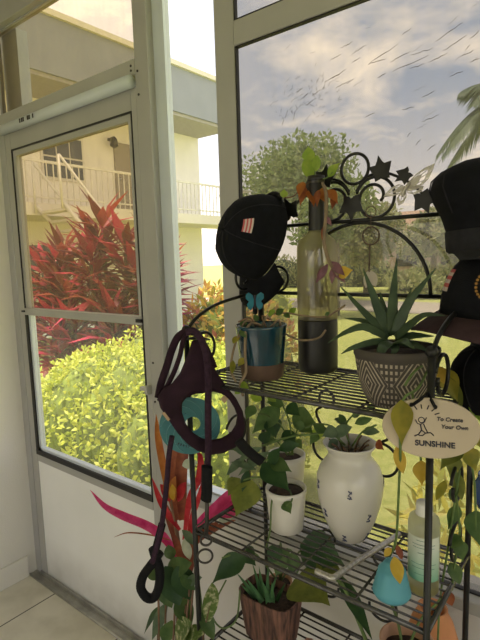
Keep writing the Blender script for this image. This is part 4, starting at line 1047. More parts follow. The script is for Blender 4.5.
# ------------------------------------------------------------------ small ornaments on the stand
bf = thing('butterfly_stake', 'translucent blue butterfly on a dark stake in the teal pot', 'ornament', (-0.669,-0.230,1.415))
M['blue_glass'] = leafmat('blue_glass', [(0.01, 0.22, 0.36), (0.04, 0.36, 0.50)], 0.55, 0.2, island=False)
bc = Vector((-0.669,-0.230,1.415)); fx, fz, fn = facing(bc)
for s in (1, -1):
    w = MB(); w.prism([bc + fx * s * x * 0.0023 + fz * z * 0.0023 + fn * abs(x) * 0.0008 for x, z in ((0.6, 0), (2, 6), (6, 9), (9, 7), (9, 3), (6, 0), (8, -3), (7, -7), (4, -9), (1.5, -5))], fn * 0.002)
    w.build('wing', M['blue_glass'], bf, 0.0006)
MB().tube([bc + fz * 0.014 + fn * 0.002, bc - fz * 0.018 + fn * 0.002], [0.002, 0.003], 8).build('body', M['ink'], bf)
MB().tube([bc - fn * 0.003 - fz * 0.005, bc - fn * 0.003 - fz * 0.030], 0.0055, 8).tube([bc - fn * 0.003 - fz * 0.03, bc - fn * 0.003 - fz * 0.075], 0.002, 6).build('stake', M['black_web'], bf)
sb = Vector((-0.370,-0.098,1.649)); fx, fz, fn = facing(sb)
sbf = thing('lace_butterfly', 'silver lace butterfly perched on the ivy scrolls beside the tall cap', 'ornament', sb)
def lacewing(outline):
    q = [sb + fx * x * 0.0020 + fz * z * 0.0020 + fn * abs(x) * 0.0005 for x, z in outline]
    c = sum(q, Vector()) / len(q); w = MB()
    w.tube(q + [q[0]], 0.0009, 5)
    for i in range(len(q)):
        w.tube([q[0], q[i]], 0.0007, 4)
        a, b2, d2 = q[0].lerp(q[i], 0.55), q[0].lerp(q[(i + 1) % len(q)], 0.55), q[0].lerp(q[(i + 1) % len(q)], 0.8)
        w.tube([a, b2], 0.0007, 4)
        if 0 < i < len(q) - 1: w.add([q[0].lerp(q[i], 0.15), q[0].lerp(q[i], 0.55), b2, q[0].lerp(q[i + 1], 0.15)], [(0, 1, 2, 3)]); w.add([q[0].lerp(q[i], 0.78), q[i], q[(i + 1) % len(q)].lerp(q[i], 0.3), d2], [(0, 1, 2, 3)])
    w.build('wing', M['lace'], sbf)
lacewing([(0, 0), (4, 6), (10, 12), (18, 17), (27, 20), (25, 14), (21, 6), (16, 1), (8, -2)])
lacewing([(0, 0), (8, -3), (17, -1), (15, -6), (8, -8), (2, -6)])
lacewing([(0, 0), (-7, 3), (-14, 0), (-20, -6), (-22, -9), (-12, -8), (-5, -6)])
lacewing([(0, 0), (-6, -6), (-9, -12), (-7, -18), (-3, -16), (0, -10)])
MB().tube([sb + fx * 0.006 + fz * 0.008 + fn * 0.003, sb - fx * 0.004 - fz * 0.008 + fn * 0.003, sb - fx * 0.008 - fz * 0.02 + fn * 0.003], [0.0025, 0.0035, 0.0015], 8).build('body', M['lace'], sbf)
dcx = Vector((-0.452,-0.085,1.554))
drm = thing('hanging_ring', 'small wrapped ring with tassel hanging under the iron scrolls', 'ornament', dcx)
MB().ring(dcx, 0.0195, 0.0019).build('ring', M['cord'], drm)
MB().tube([(-0.452,-0.085,1.569), (-0.452,-0.085,1.606)], 0.001, 5).ring((-0.452,-0.085,1.606), 0.012, 0.0011).build('cord', M['cord'], drm)
MB().tube([(-0.454,-0.085,1.536), (-0.456,-0.085,1.474)], 0.0018, 5).build('tassel_cord', M['cord'], drm)
wb = MB()
for k in range(8): wb.tube([dcx + Vector((0.0195 * math.cos(k * PI / 4), 0, 0.0195 * math.sin(k * PI / 4))), dcx + Vector((0.0195 * math.cos(k * PI / 4 + 2.3), 0, 0.0195 * math.sin(k * PI / 4 + 2.3)))], 0.0004, 4)
wb.build('web', M['cord'], drm)
ft = MB(); leaf_shape(ft, (-0.456,-0.085,1.479), (-0.440,-0.085,1.441), 0.022, 'oval', 0.2, 0.0); leaf_shape(ft, (-0.456,-0.085,1.479), (-0.462,-0.088,1.438), 0.018, 'oval', 0.2, 0.0); ft.build('feather', M['feather'], drm)

# ------------------------------------------------------------------ top shelf
Z1, Z2, Z3 = 1.2435, 0.8765, 0.5635
def pot(name, label, cat, x, y, z, prof, mt, soil_r=None, soil_h=None, group=None, seg=44, wob=None):
    t = thing(name, label, cat, (x, y, z), group)
    MB().lathe(prof, (x, y, z), seg, False, wob).build('pot', mt, t)
    if soil_r: MB().lathe([(0.0005, soil_h + 0.006), (soil_r * 0.5, soil_h + 0.004), (soil_r, soil_h - 0.002), (soil_r, soil_h - 0.012), (0.0005, soil_h - 0.012)], (x, y, z), 24, False, lambda t_, h: 0.04 * math.sin(5 * t_)).build('soil', M['soil'], t)
    return t
# teal glazed pot with a trailing vine
tp = pot('potted_vine', 'teal glazed pot with bare clay foot holding a trailing vine', 'potted plant', -0.642, -0.245, Z1, [(0.0, 0), (0.043, 0), (0.046, 0.004), (0.050, 0.036), (0.0545, 0.085), (0.0575, 0.116), (0.0585, 0.120), (0.056, 0.122), (0.053, 0.118), (0.049, 0.085), (0.046, 0.07), (0.0, 0.07)], M['teal_glaze'], 0.050, 0.108)
MB().lathe([(0.0435, 0.0005), (0.0468, 0.004), (0.0507, 0.034), (0.0500, 0.036)], (-0.642, -0.245, Z1), 44, False, lambda t, h: 0).build('foot', M['bare_clay'], tp)
stem(tp, [(-0.640,-0.245,1.361),(-0.649,-0.270,1.370),(-0.643,-0.300,1.355),(-0.638,-0.312,1.313),(-0.635,-0.315,1.270),(-0.640,-0.330,1.246),(-0.625,-0.340,1.225)], 0.0032, 'stem_pale')
stem(tp, [(-0.645,-0.245,1.361),(-0.665,-0.270,1.374),(-0.663,-0.300,1.347),(-0.669,-0.315,1.311),(-0.664,-0.330,1.274),(-0.643,-0.340,1.253)], 0.0026, 'stem_pale')
stem(tp, [(-0.636,-0.250,1.362),(-0.619,-0.250,1.385),(-0.597,-0.220,1.390),(-0.555,-0.200,1.383),(-0.511,-0.190,1.382),(-0.480,-0.190,1.398),(-0.463,-0.190,1.409)], 0.0022, 'stem_pale')
stem(tp, [(-0.615,-0.250,1.359),(-0.590,-0.250,1.378),(-0.594,-0.230,1.349),(-0.568,-0.200,1.328),(-0.528,-0.190,1.334),(-0.509,-0.190,1.353)], 0.0024, 'stem_pale')
stem(tp, [(-0.653,-0.250,1.361),(-0.654,-0.270,1.381),(-0.672,-0.290,1.374)], 0.002, 'stem_brown'); stem(tp, [(-0.625,-0.250,1.360),(-0.635,-0.250,1.384),(-0.616,-0.240,1.375)], 0.002, 'stem_brown')
put_leaves(tp, [((-0.619,-0.250,1.385),(-0.591,-0.260,1.399),0.0131,"lime"),
 ((-0.605,-0.240,1.387),(-0.577,-0.250,1.402),0.0152,"mid"),
 ((-0.597,-0.220,1.387),(-0.575,-0.230,1.381),0.0132,"mid"),
 ((-0.590,-0.210,1.387),(-0.571,-0.210,1.401),0.0133,"lime"),
 ((-0.665,-0.270,1.374),(-0.667,-0.290,1.363),0.0156,"mid"),
 ((-0.660,-0.300,1.358),(-0.636,-0.310,1.344),0.0152,"mid"),
 ((-0.663,-0.300,1.344),(-0.664,-0.320,1.330),0.0174,"ygreen"),
 ((-0.639,-0.312,1.300),(-0.648,-0.325,1.284),0.0151,"ygreen"),
 ((-0.666,-0.320,1.294),(-0.657,-0.335,1.267),0.0130,"ygreen"),
 ((-0.640,-0.330,1.246),(-0.609,-0.340,1.244),0.0169,"lime"),
 ((-0.630,-0.340,1.241),(-0.639,-0.350,1.229),0.0148,"lime"),
 ((-0.511,-0.190,1.382),(-0.499,-0.190,1.393),0.0108,"mid"),
 ((-0.640,-0.260,1.374),(-0.643,-0.270,1.389),0.0133,"mid")], 'oval')
# glass bottle with a rooted cutting
bx, by = -0.566, -0.124
btl = thing('glass_bottle', 'tall clear glass bottle with dark neck and dark lower third on the top shelf', 'bottle', (bx, by, Z1))
bprof = [(0.0, 0.0), (0.040, 0.0), (0.0455, 0.005), (0.0462, 0.02), (0.0462, 0.282), (0.0448, 0.296), (0.039, 0.308), (0.027, 0.317), (0.0185, 0.328), (0.0175, 0.345), (0.0165, 0.432), (0.0185, 0.434), (0.0185, 0.445), (0.016, 0.447)]
G_ = panemat('bottle_glass', (0.66, 0.64, 0.52), haze=0.36, hazecol=(0.78, 0.74, 0.56), gloss=0.07, rough=0.12)
bprof[:4] = [(0.0, 0.124), (0.0455, 0.124), (0.0462, 0.126)]
MB().lathe(bprof, (bx, by, Z1), 44, False).build('glass', G_, btl)
M['dark_fill'] = mat('dark_fill', (0.012, 0.011, 0.010), 0.45, var=0.3)
MB().lathe([(0.0, 0.0), (0.040, 0.0), (0.0455, 0.005), (0.0462, 0.02), (0.0462, 0.121), (0.0455, 0.124), (0.0, 0.124)], (bx, by, Z1), 36, False).build('dark_fill', M['dark_fill'], btl)
MB().lathe([(0.0182, 0.326), (0.0190, 0.330), (0.0182, 0.345), (0.0172, 0.436), (0.0195, 0.438), (0.0195, 0.449), (0.0150, 0.450), (0.0140, 0.43), (0.0150, 0.34), (0.0170, 0.326)], (bx, by, Z1), 32, False).build('neck_sleeve', M['dark_fill'], btl)
cut = thing('rooted_cutting', 'vine cutting with orange and green leaves rooted in the glass bottle', 'cutting', (bx, by, Z1 + 0.13))
for k in range(26):
    a = random.uniform(0, 2 * PI); h0 = random.uniform(0.20, 0.30); r_ = random.uniform(0.01, 0.036); a2 = a + random.uniform(-1.2, 1.2)
    MB().tube(smooth([(bx + 0.010, by, Z1 + h0 + 0.02), (bx + r_ * 0.5 * math.cos(a), by + r_ * 0.5 * math.sin(a), Z1 + h0 - 0.04), (bx + r_ * math.cos(a2), by + r_ * math.sin(a2), Z1 + 0.135 + random.uniform(0, 0.05))], 5), random.uniform(0.0009, 0.0018), 5).build('root', M['root'], cut)
stem(cut, [(bx + 0.006, by - 0.002, Z1 + 0.15), (bx + 0.014, by - 0.004, Z1 + 0.26), (bx + 0.006, by, Z1 + 0.33), (bx + 0.004, by, Z1 + 0.440), (-0.571,-0.120,1.689), (-0.570,-0.125,1.715)], 0.0022, 'stem_green')
stem(cut, [(-0.558,-0.120,1.684),(-0.533,-0.140,1.653),(-0.520,-0.165,1.601),(-0.522,-0.170,1.547),(-0.512,-0.172,1.508),(-0.499,-0.174,1.487),(-0.486,-0.176,1.470)], 0.0040, 'stem_pale')
stem(cut, [(-0.579,-0.120,1.682),(-0.600,-0.125,1.675),(-0.622,-0.130,1.654),(-0.649,-0.130,1.652)], 0.0016, 'stem_brown'); stem(cut, [(-0.569,-0.120,1.685),(-0.538,-0.130,1.684),(-0.518,-0.135,1.694)], 0.0016, 'stem_green')
put_leaves(cut, [((-0.573,-0.130,1.684),(-0.591,-0.130,1.735),0.0295,"lime:oval"),
 ((-0.580,-0.130,1.723),(-0.582,-0.130,1.760),0.0294,"lime"),
 ((-0.563,-0.130,1.701),(-0.554,-0.140,1.735),0.0201,"lime:oval"),
 ((-0.530,-0.135,1.685),(-0.501,-0.135,1.711),0.0218,"lime"),
 ((-0.649,-0.130,1.652),(-0.649,-0.130,1.673),0.0189,"lime"),
 ((-0.597,-0.130,1.683),(-0.596,-0.150,1.645),0.0228,"orange"),
 ((-0.576,-0.135,1.662),(-0.555,-0.155,1.621),0.0269,"orange"),
 ((-0.550,-0.130,1.664),(-0.527,-0.150,1.626),0.0244,"orange"),
 ((-0.535,-0.130,1.658),(-0.504,-0.140,1.624),0.0242,"orange"),
 ((-0.592,-0.130,1.673),(-0.600,-0.140,1.628),0.0206,"rust"),
 ((-0.552,-0.140,1.659),(-0.544,-0.160,1.620),0.0177,"rust"),
 ((-0.518,-0.130,1.643),(-0.518,-0.140,1.613),0.0154,"rust"),
 ((-0.499,-0.174,1.487),(-0.470,-0.176,1.455),0.0192,"mauve:lance"),
 ((-0.507,-0.172,1.500),(-0.468,-0.180,1.470),0.0192,"mauve:lance"),
 ((-0.512,-0.172,1.495),(-0.539,-0.178,1.454),0.0175,"mauve:lance"),
 ((-0.486,-0.176,1.470),(-0.452,-0.176,1.482),0.0275,"yellow"),
 ((-0.497,-0.174,1.491),(-0.500,-0.178,1.452),0.0151,"mauve:lance"),
 ((-0.520,-0.165,1.598),(-0.503,-0.170,1.576),0.0108,"mauve:lance"),
 ((-0.521,-0.168,1.579),(-0.526,-0.172,1.547),0.0108,"rust:lance")], 'heart', 0.25, 0.05)
# aloe in a patterned pot
def pattern_material():
    T = bpy.data.materials.new('carved_pattern'); T.use_nodes = True
    n, l = T.node_tree.nodes, T.node_tree.links; b = n['Principled BSDF']; b.inputs['Roughness'].default_value = 0.75
    t = n.new('ShaderNodeTexCoord'); sp = n.new('ShaderNodeSeparateXYZ'); l.new(t.outputs['Object'], sp.inputs[0])
    def mth(op, a, b_=None, c=None):
        q = n.new('ShaderNodeMath'); q.operation = op
        for i, x in enumerate((a, b_, c)):
            if x is None: continue
            if isinstance(x, (int, float)): q.inputs[i].default_value = x
            else: l.new(x, q.inputs[i])
        return q.outputs[0]
    ang = mth('ARCTAN2', sp.outputs['Y'], sp.outputs['X'])
    u = mth('MULTIPLY', mth('ADD', ang, PI + 0.72), 5 / (2 * PI))
    fu = mth('ABSOLUTE', mth('SUBTRACT', mth('FRACT', u), 0.5))
    zc_ = mth('MULTIPLY', mth('ABSOLUTE', mth('SUBTRACT', sp.outputs['Z'], 0.046)), 12.0)
    dm = mth('ADD', mth('MULTIPLY', fu, 1.7), zc_)
    ln_ = mth('LESS_THAN', mth('FRACT', mth('MULTIPLY', dm, 6.5)), 0.36)
    zz = mth('FRACT', mth('MULTIPLY', sp.outputs['Z'], 90.0)); vv = mth('FRACT', mth('MULTIPLY', u, 11.0))
    key = mth('MULTIPLY', mth('LESS_THAN', zz, 0.55), mth('LESS_THAN', vv, 0.5))
    inner = mth('LESS_THAN', dm, 0.78)
    f1 = mth('ADD', mth('MULTIPLY', ln_, inner), mth('MULTIPLY', key, mth('SUBTRACT', 1.0, inner)))
    body = mth('MULTIPLY', mth('LESS_THAN', sp.outputs['Z'], 0.086), 1.0)
    f2 = mth('MULTIPLY', f1, body)
    no = n.new('ShaderNodeTexNoise'); no.inputs['Scale'].default_value = 60; l.new(t.outputs['Object'], no.inputs['Vector'])
    f3 = mth('MULTIPLY', f2, mth('ADD', no.outputs['Fac'], 0.35))
    mx = n.new('ShaderNodeMixRGB'); mx.inputs[1].default_value = (0.060, 0.050, 0.042, 1); mx.inputs[2].default_value = (0.42, 0.36, 0.28, 1)
    l.new(f3, mx.inputs[0]); l.new(mx.outputs[0], b.inputs['Base Color'])
    return T
ax_, ay_ = -0.322, -0.272
al = pot('potted_aloe', 'aloe in a dark pot carved with cream diamond patterns', 'potted plant', ax_, ay_, Z1, [(0.0, 0), (0.046, 0), (0.051, 0.003), (0.060, 0.022), (0.068, 0.050), (0.0725, 0.080), (0.0735, 0.088), (0.0755, 0.090), (0.0755, 0.102), (0.073, 0.104), (0.069, 0.101), (0.066, 0.080), (0.06, 0.06), (0.0, 0.06)], pattern_material(), 0.067, 0.090, seg=56)
def aloe_leaf(pts, w, nm='aloe'):
    """thick tapering rosette leaf following the points, toothed at the edges"""
    q = smooth(pts, 5); n = len(q); mb = MB()
    R_ = [w * 0.37 * (1 - (i / (n - 1)) ** 1.6) * (0.75 + 0.5 * min(1, i / (n - 1) * 4)) + 0.0006 for i in range(n)]
    v, f = [], []
    for i in range(n):
        d = (q[min(i + 1, n - 1)] - q[max(i - 1, 0)]).normalized()
        fc = (EYE - q[i]) + Vector((0, 0, 0.6)); fc = (fc - d * fc.dot(d)).normalized(); sd = d.cross(fc)
        r = R_[i]
        for k in range(10):
            t = 2 * PI * k / 10; cx = math.cos(t); cy = math.sin(t)
            y = 0.42 * cy if cy < 0 else 0.12 * cy - 0.12 * (1 - abs(cx))
            tooth = 1 + (0.10 if (i % 2 and k in (0, 5)) else 0)
            v.append(q[i] + sd * r * cx * tooth + fc * r * y)
    for i in range(n - 1):
        for k in range(10): f.append((i * 10 + k, i * 10 + (k + 1) % 10, (i + 1) * 10 + (k + 1) % 10, (i + 1) * 10 + k))
    f.append(tuple(range(9, -1, -1)))
    mb.add(v, f).build('leaf', L[nm], al)
for pts, w in [([(-0.342,-0.250,1.361),(-0.370,-0.245,1.418),(-0.401,-0.240,1.488)], 0.026), ([(-0.339,-0.250,1.365),(-0.345,-0.230,1.427),(-0.346,-0.210,1.505)], 0.024), ([(-0.333,-0.255,1.363),(-0.311,-0.245,1.422),(-0.266,-0.235,1.486)], 0.024), ([(-0.342,-0.260,1.359),(-0.379,-0.275,1.379),(-0.406,-0.295,1.372),(-0.440,-0.310,1.349)], 0.020), ([(-0.346,-0.260,1.358),(-0.390,-0.250,1.385),(-0.441,-0.240,1.389)], 0.018), ([(-0.344,-0.255,1.362),(-0.392,-0.255,1.405),(-0.444,-0.250,1.453)], 0.018), ([(-0.335,-0.270,1.353),(-0.350,-0.305,1.358),(-0.381,-0.330,1.348),(-0.400,-0.335,1.336)], 0.017), ([(-0.333,-0.270,1.354),(-0.326,-0.320,1.355),(-0.327,-0.338,1.338),(-0.325,-0.342,1.313)], 0.022), ([(-0.327,-0.270,1.354),(-0.295,-0.310,1.365),(-0.271,-0.325,1.355)], 0.022), ([(-0.329,-0.260,1.360),(-0.297,-0.275,1.388),(-0.266,-0.290,1.409),(-0.231,-0.300,1.410)], 0.021), ([(-0.327,-0.260,1.356),(-0.295,-0.270,1.368),(-0.257,-0.270,1.370)], 0.022), ([(-0.335,-0.250,1.365),(-0.329,-0.225,1.404),(-0.320,-0.200,1.448)], 0.018), ([(-0.342,-0.250,1.365),(-0.366,-0.220,1.406),(-0.383,-0.200,1.439)], 0.018), ([(-0.325,-0.280,1.352),(-0.308,-0.315,1.349),(-0.311,-0.330,1.340)], 0.018), ([(-0.325,-0.260,1.353),(-0.286,-0.280,1.354),(-0.259,-0.285,1.345)], 0.018)]: aloe_leaf(pts, w)

# ------------------------------------------------------------------ middle shelf
vx, vy = -0.466, -0.165
vase = thing('ceramic_vase', 'large off-white vase with small dark blue motifs on the middle shelf', 'vase', (vx, vy, Z2))
VP = [(0.0, 0.0), (0.030, 0.0), (0.036, 0.004), (0.046, 0.022), (0.059, 0.055), (0.069, 0.090), (0.0735, 0.122), (0.0725, 0.148), (0.066, 0.168), (0.054, 0.184), (0.0475, 0.194), (0.047, 0.203), (0.052, 0.213), (0.0585, 0.221), (0.0592, 0.2235), (0.056, 0.224), (0.048, 0.213), (0.043, 0.200), (0.045, 0.190), (0.060, 0.168), (0.066, 0.14), (0.06, 0.09), (0.0, 0.03)]
MB().lathe(VP, (vx, vy, Z2), 52, False).build('body', M['white_ceramic'], vase)
def vr(h):
    for i in range(6 + 6):
        (r0, h0), (r1, h1) = VP[i], VP[i + 1]
        if h0 <= h <= h1: return r0 + (r1 - r0) * (h - h0) / (h1 - h0 + 1e-9)
    return 0.05
ma = math.atan2(-1.13 - vy, 0 - vx)
for k in range(14):
    h = (0.135, 0.075, 0.020)[k % 3] if k < 12 else 0.105
    a = ma + (k - 6) * 0.46 + (0.2 if k % 2 else 0)
    mk = MB()
    def on(u, dz): 
        r = vr(h + dz) + 0.0006; return (vx + r * math.cos(a + u / r), vy + r * math.sin(a + u / r), Z2 + h + dz)
    mk.tube([on(-0.003, 0.010), on(0.002, 0.005), on(-0.003, 0.0), on(0.003, -0.004), on(-0.001, -0.008)], 0.0014, 5); mk.tube([on(0.003, 0.009), on(0.004, 0.004)], 0.0013, 5); mk.tube([on(-0.005, -0.006), on(0.005, -0.007)], 0.0012, 5)
    mk.build('motif', M['blue_mark'], vase)
vc = thing('leafy_cuttings', 'leafy cuttings standing in the off-white vase', 'cuttings', (vx, vy, Z2 + 0.19))
for k in range(9):
    a = 2 * PI * k / 9; stem(vc, [(vx, vy, Z2 + 0.17), (vx + 0.03 * math.cos(a), vy + 0.03 * math.sin(a), Z2 + 0.215), (vx + 0.045 * math.cos(a), vy + 0.045 * math.sin(a), Z2 + 0.228)], 0.0022, 'stem_brown')
stem(vc, [(-0.477,-0.165,1.092),(-0.501,-0.190,1.123),(-0.535,-0.210,1.119),(-0.587,-0.220,1.105),(-0.652,-0.240,1.076)], 0.0026); stem(vc, [(-0.465,-0.165,1.095),(-0.469,-0.180,1.137),(-0.448,-0.190,1.171),(-0.412,-0.200,1.198)], 0.002); stem(vc, [(-0.460,-0.165,1.093),(-0.434,-0.170,1.132),(-0.398,-0.180,1.158)], 0.002); stem(vc, [(-0.484,-0.165,1.088),(-0.496,-0.180,1.132),(-0.531,-0.190,1.138),(-0.559,-0.200,1.126)], 0.002)
put_leaves(vc, [((-0.493,-0.190,1.117),(-0.443,-0.200,1.151),0.0260,"grey:oval"),
 ((-0.481,-0.190,1.133),(-0.510,-0.210,1.118),0.0286,"grey"),
 ((-0.508,-0.200,1.124),(-0.540,-0.200,1.139),0.0246,"mid"),
 ((-0.469,-0.180,1.137),(-0.479,-0.190,1.170),0.0197,"mid:oval"),
 ((-0.448,-0.190,1.171),(-0.425,-0.195,1.183),0.0170,"grey:oval"),
 ((-0.462,-0.180,1.145),(-0.491,-0.190,1.157),0.0197,"grey:oval"),
 ((-0.434,-0.170,1.132),(-0.390,-0.180,1.144),0.0192,"grey:oval"),
 ((-0.412,-0.200,1.193),(-0.390,-0.200,1.208),0.0144,"mid:oval"),
 ((-0.446,-0.180,1.151),(-0.407,-0.180,1.171),0.0192,"mid:oval"),
 ((-0.525,-0.200,1.118),(-0.535,-0.220,1.097),0.0223,"mid"),
 ((-0.492,-0.170,1.102),(-0.501,-0.200,1.091),0.0201,"grey:oval"),
 ((-0.559,-0.200,1.126),(-0.588,-0.200,1.130),0.0229,"mid"),
 ((-0.402,-0.170,1.117),(-0.377,-0.190,1.111),0.0210,"rust")], 'heart')
# two white pots
wp1 = pot('potted_pothos', 'white pot of pothos standing behind another white pot', 'potted plant', -0.662, -0.122, Z2, [(0.0, 0), (0.036, 0), (0.038, 0.003), (0.047, 0.120), (0.0485, 0.124), (0.0485, 0.138), (0.044, 0.139), (0.040, 0.11), (0.0, 0.10)], M['white_pot'], 0.042, 0.126, 'white pots of pothos')
wp2 = pot('potted_pothos', 'white pot of pothos in front, next to the off-white vase', 'potted plant', -0.604, -0.215, Z2, [(0.0, 0), (0.036, 0), (0.039, 0.003), (0.0465, 0.085), (0.048, 0.09), (0.048, 0.101), (0.045, 0.102), (0.044, 0.085), (0.0, 0.075)], M['white_pot'], 0.043, 0.092, 'white pots of pothos')
for ss in ([(-0.643,-0.135,1.020),(-0.649,-0.150,1.088),(-0.675,-0.180,1.127),(-0.691,-0.200,1.135)], [(-0.640,-0.135,1.020),(-0.611,-0.150,1.095),(-0.588,-0.160,1.133)], [(-0.649,-0.135,1.018),(-0.674,-0.150,1.057),(-0.695,-0.180,1.083)], [(-0.634,-0.135,1.022),(-0.631,-0.150,1.104),(-0.644,-0.160,1.155)]): stem(wp1, ss, 0.0022)
put_leaves(wp1, [((-0.646,-0.170,1.150),(-0.719,-0.190,1.076),0.0494,"mid"),
 ((-0.619,-0.160,1.127),(-0.545,-0.170,1.129),0.0543,"mid"),
 ((-0.632,-0.160,1.157),(-0.590,-0.170,1.140),0.0335,"dark"),
 ((-0.677,-0.170,1.119),(-0.660,-0.170,1.071),0.0494,"dark"),
 ((-0.641,-0.160,1.156),(-0.688,-0.170,1.158),0.0295,"mid"),
 ((-0.700,-0.170,1.161),(-0.729,-0.180,1.170),0.0225,"lime:oval"),
 ((-0.681,-0.170,1.175),(-0.651,-0.180,1.167),0.0195,"lime:oval"),
 ((-0.603,-0.150,1.110),(-0.561,-0.160,1.099),0.0334,"mid"),
 ((-0.646,-0.150,1.089),(-0.615,-0.160,1.047),0.0368,"dark"),
 ((-0.677,-0.150,1.056),(-0.708,-0.180,1.067),0.0327,"mid"),
 ((-0.581,-0.140,1.078),(-0.532,-0.150,1.111),0.0284,"lime"),
 ((-0.621,-0.140,1.065),(-0.598,-0.150,1.050),0.0220,"mid"),
 ((-0.695,-0.180,1.083),(-0.678,-0.180,1.050),0.0323,"dark"),
 ((-0.710,-0.190,1.152),(-0.737,-0.190,1.109),0.0300,"mid")], 'heart')
for ss in ([(-0.600,-0.212,0.970),(-0.604,-0.230,1.025),(-0.623,-0.250,1.052),(-0.631,-0.270,1.052)], [(-0.606,-0.212,0.969),(-0.624,-0.250,1.008),(-0.654,-0.280,1.012),(-0.681,-0.290,0.999)], [(-0.595,-0.212,0.972),(-0.565,-0.250,0.972),(-0.572,-0.265,0.962)], [(-0.606,-0.212,0.969),(-0.637,-0.240,1.021),(-0.671,-0.270,1.057),(-0.696,-0.290,1.073)], [(-0.617,-0.220,0.969),(-0.613,-0.260,0.962),(-0.606,-0.280,0.900),(-0.612,-0.290,0.860)]): stem(wp2, ss, 0.0020)
put_leaves(wp2, [((-0.639,-0.260,1.042),(-0.557,-0.270,1.001),0.0585,"dark"),
 ((-0.623,-0.250,1.047),(-0.564,-0.250,1.038),0.0339,"mid"),
 ((-0.580,-0.260,0.967),(-0.557,-0.268,0.949),0.0268,"mid"),
 ((-0.654,-0.280,1.007),(-0.689,-0.300,0.915),0.0718,"olive"),
 ((-0.689,-0.280,1.002),(-0.711,-0.300,0.960),0.0423,"olive"),
 ((-0.638,-0.260,1.081),(-0.694,-0.280,1.041),0.0209,"grey:lance"),
 ((-0.623,-0.250,1.071),(-0.695,-0.280,1.006),0.0232,"grey:lance"),
 ((-0.600,-0.250,1.081),(-0.548,-0.240,1.103),0.0246,"dark:lance"),
 ((-0.665,-0.270,1.058),(-0.702,-0.290,1.081),0.0209,"grey:lance"),
 ((-0.675,-0.280,1.050),(-0.715,-0.300,1.008),0.0210,"grey:lance"),
 ((-0.649,-0.270,1.029),(-0.701,-0.300,1.046),0.0185,"grey:lance"),
 ((-0.629,-0.250,1.026),(-0.588,-0.260,1.092),0.0272,"dark:lance"),
 ((-0.696,-0.290,1.073),(-0.723,-0.300,1.089),0.0186,"mid:lance"),
 ((-0.672,-0.270,1.023),(-0.668,-0.300,0.982),0.0208,"dark:lance")], 'heart')
# soap bottle
sx_, sy_ = -0.276, -0.245
so = thing('soap_bottle', 'clear plastic bottle with white cap and green label beside the right front post', 'bottle', (sx_, sy_, Z2))
MB().lathe([(0.0, 0), (0.026, 0), (0.0285, 0.004), (0.0287, 0.135), (0.0265, 0.146), (0.016, 0.151), (0.0125, 0.153), (0.0125, 0.158)], (sx_, sy_, Z2), 36, False).build('bottle', panemat('clear_plastic', (0.80, 0.82, 0.74), haze=0.55, hazecol=(0.85, 0.86, 0.76), gloss=0.06, rough=0.2), so)
MB().lathe([(0.0, 0.003), (0.0265, 0.003), (0.0270, 0.020), (0.0, 0.020)], (sx_, sy_, Z2), 30, False).build('liquid', panemat('pale_liquid', (0.85, 0.80, 0.5), haze=0.3, hazecol=(0.75, 0.68, 0.38)), so)
MB().lathe([(0.0145, 0.150), (0.0155, 0.152), (0.0150, 0.172), (0.0140, 0.175), (0.0, 0.176)], (sx_, sy_, Z2), 28, False).build('cap', M['white_plastic'], so)
def green_label():
    T = mat('green_label', (0.2, 0.4, 0.3), 0.45); n, l = T.node_tree.nodes, T.node_tree.links
    t = n.new('ShaderNodeTexCoord'); sp = n.new('ShaderNodeSeparateXYZ'); l.new(t.outputs['Object'], sp.inputs[0])
    mr = n.new('ShaderNodeMapRange'); mr.inputs['From Min'].default_value = 0.03; mr.inputs['From Max'].default_value = 0.10; l.new(sp.outputs['Z'], mr.inputs['Value'])
    r = n.new('ShaderNodeValToRGB'); r.color_ramp.elements[0].color = (0.16, 0.40, 0.26, 1); r.color_ramp.elements[1].color = (0.62, 0.66, 0.58, 1)
    l.new(mr.outputs[0], r.inputs[0]); l.new(r.outputs[0], n['Principled BSDF'].inputs['Base Color']); return T
lab = MB(); a0 = math.atan2(-1.13 - sy_, -sx_)
v, fc = [], []
for i in range(19):
    a = a0 - 1.15 + 2.3 * i / 18
    for z in (0.032, 0.055, 0.080, 0.118): v.append((sx_ + 0.0291 * math.cos(a), sy_ + 0.0291 * math.sin(a), Z2 + z))
for i in range(18):
    for j in range(3): fc.append((i * 4 + j, (i + 1) * 4 + j, (i + 1) * 4 + j + 1, i * 4 + j + 1))
lo_ = lab.add(v, fc).build('label', green_label(), so)
pm_ = mat('label_print', (0.12, 0.26, 0.20), 0.6)
for k, (z, w) in enumerate([(0.112, 0.5), (0.104, 0.8), (0.098, 0.75), (0.088, 0.4), (0.066, 0.9), (0.058, 0.8), (0.046, 0.6)]):
    MB().tube([(sx_ + 0.0293 * math.cos(a0 - w * 0.9 + 1.8 * w * i / 10), sy_ + 0.0293 * math.sin(a0 - w * 0.9 + 1.8 * w * i / 10), Z2 + z) for i in range(11)], 0.0006, 4).build('print_line', pm_, lo_)
# teal ribbed cone
cx_, cy_ = -0.316, -0.300
co = thing('ribbed_cone', 'teal ribbed cone-shaped cup resting upside down on the middle shelf', 'cup', (cx_, cy_, Z2))
MB().lathe([(0.0, 0.003), (0.022, 0.0), (0.031, 0.003), (0.0350, 0.010), (0.0340, 0.018), (0.0320, 0.0205), (0.0312, 0.030), (0.0288, 0.033), (0.0280, 0.042), (0.0262, 0.045), (0.0250, 0.054), (0.0215, 0.056), (0.0150, 0.067), (0.0120, 0.071), (0.0, 0.072)], (cx_, cy_, Z2), 36, False).build('cup', M['teal_rubber'], co)
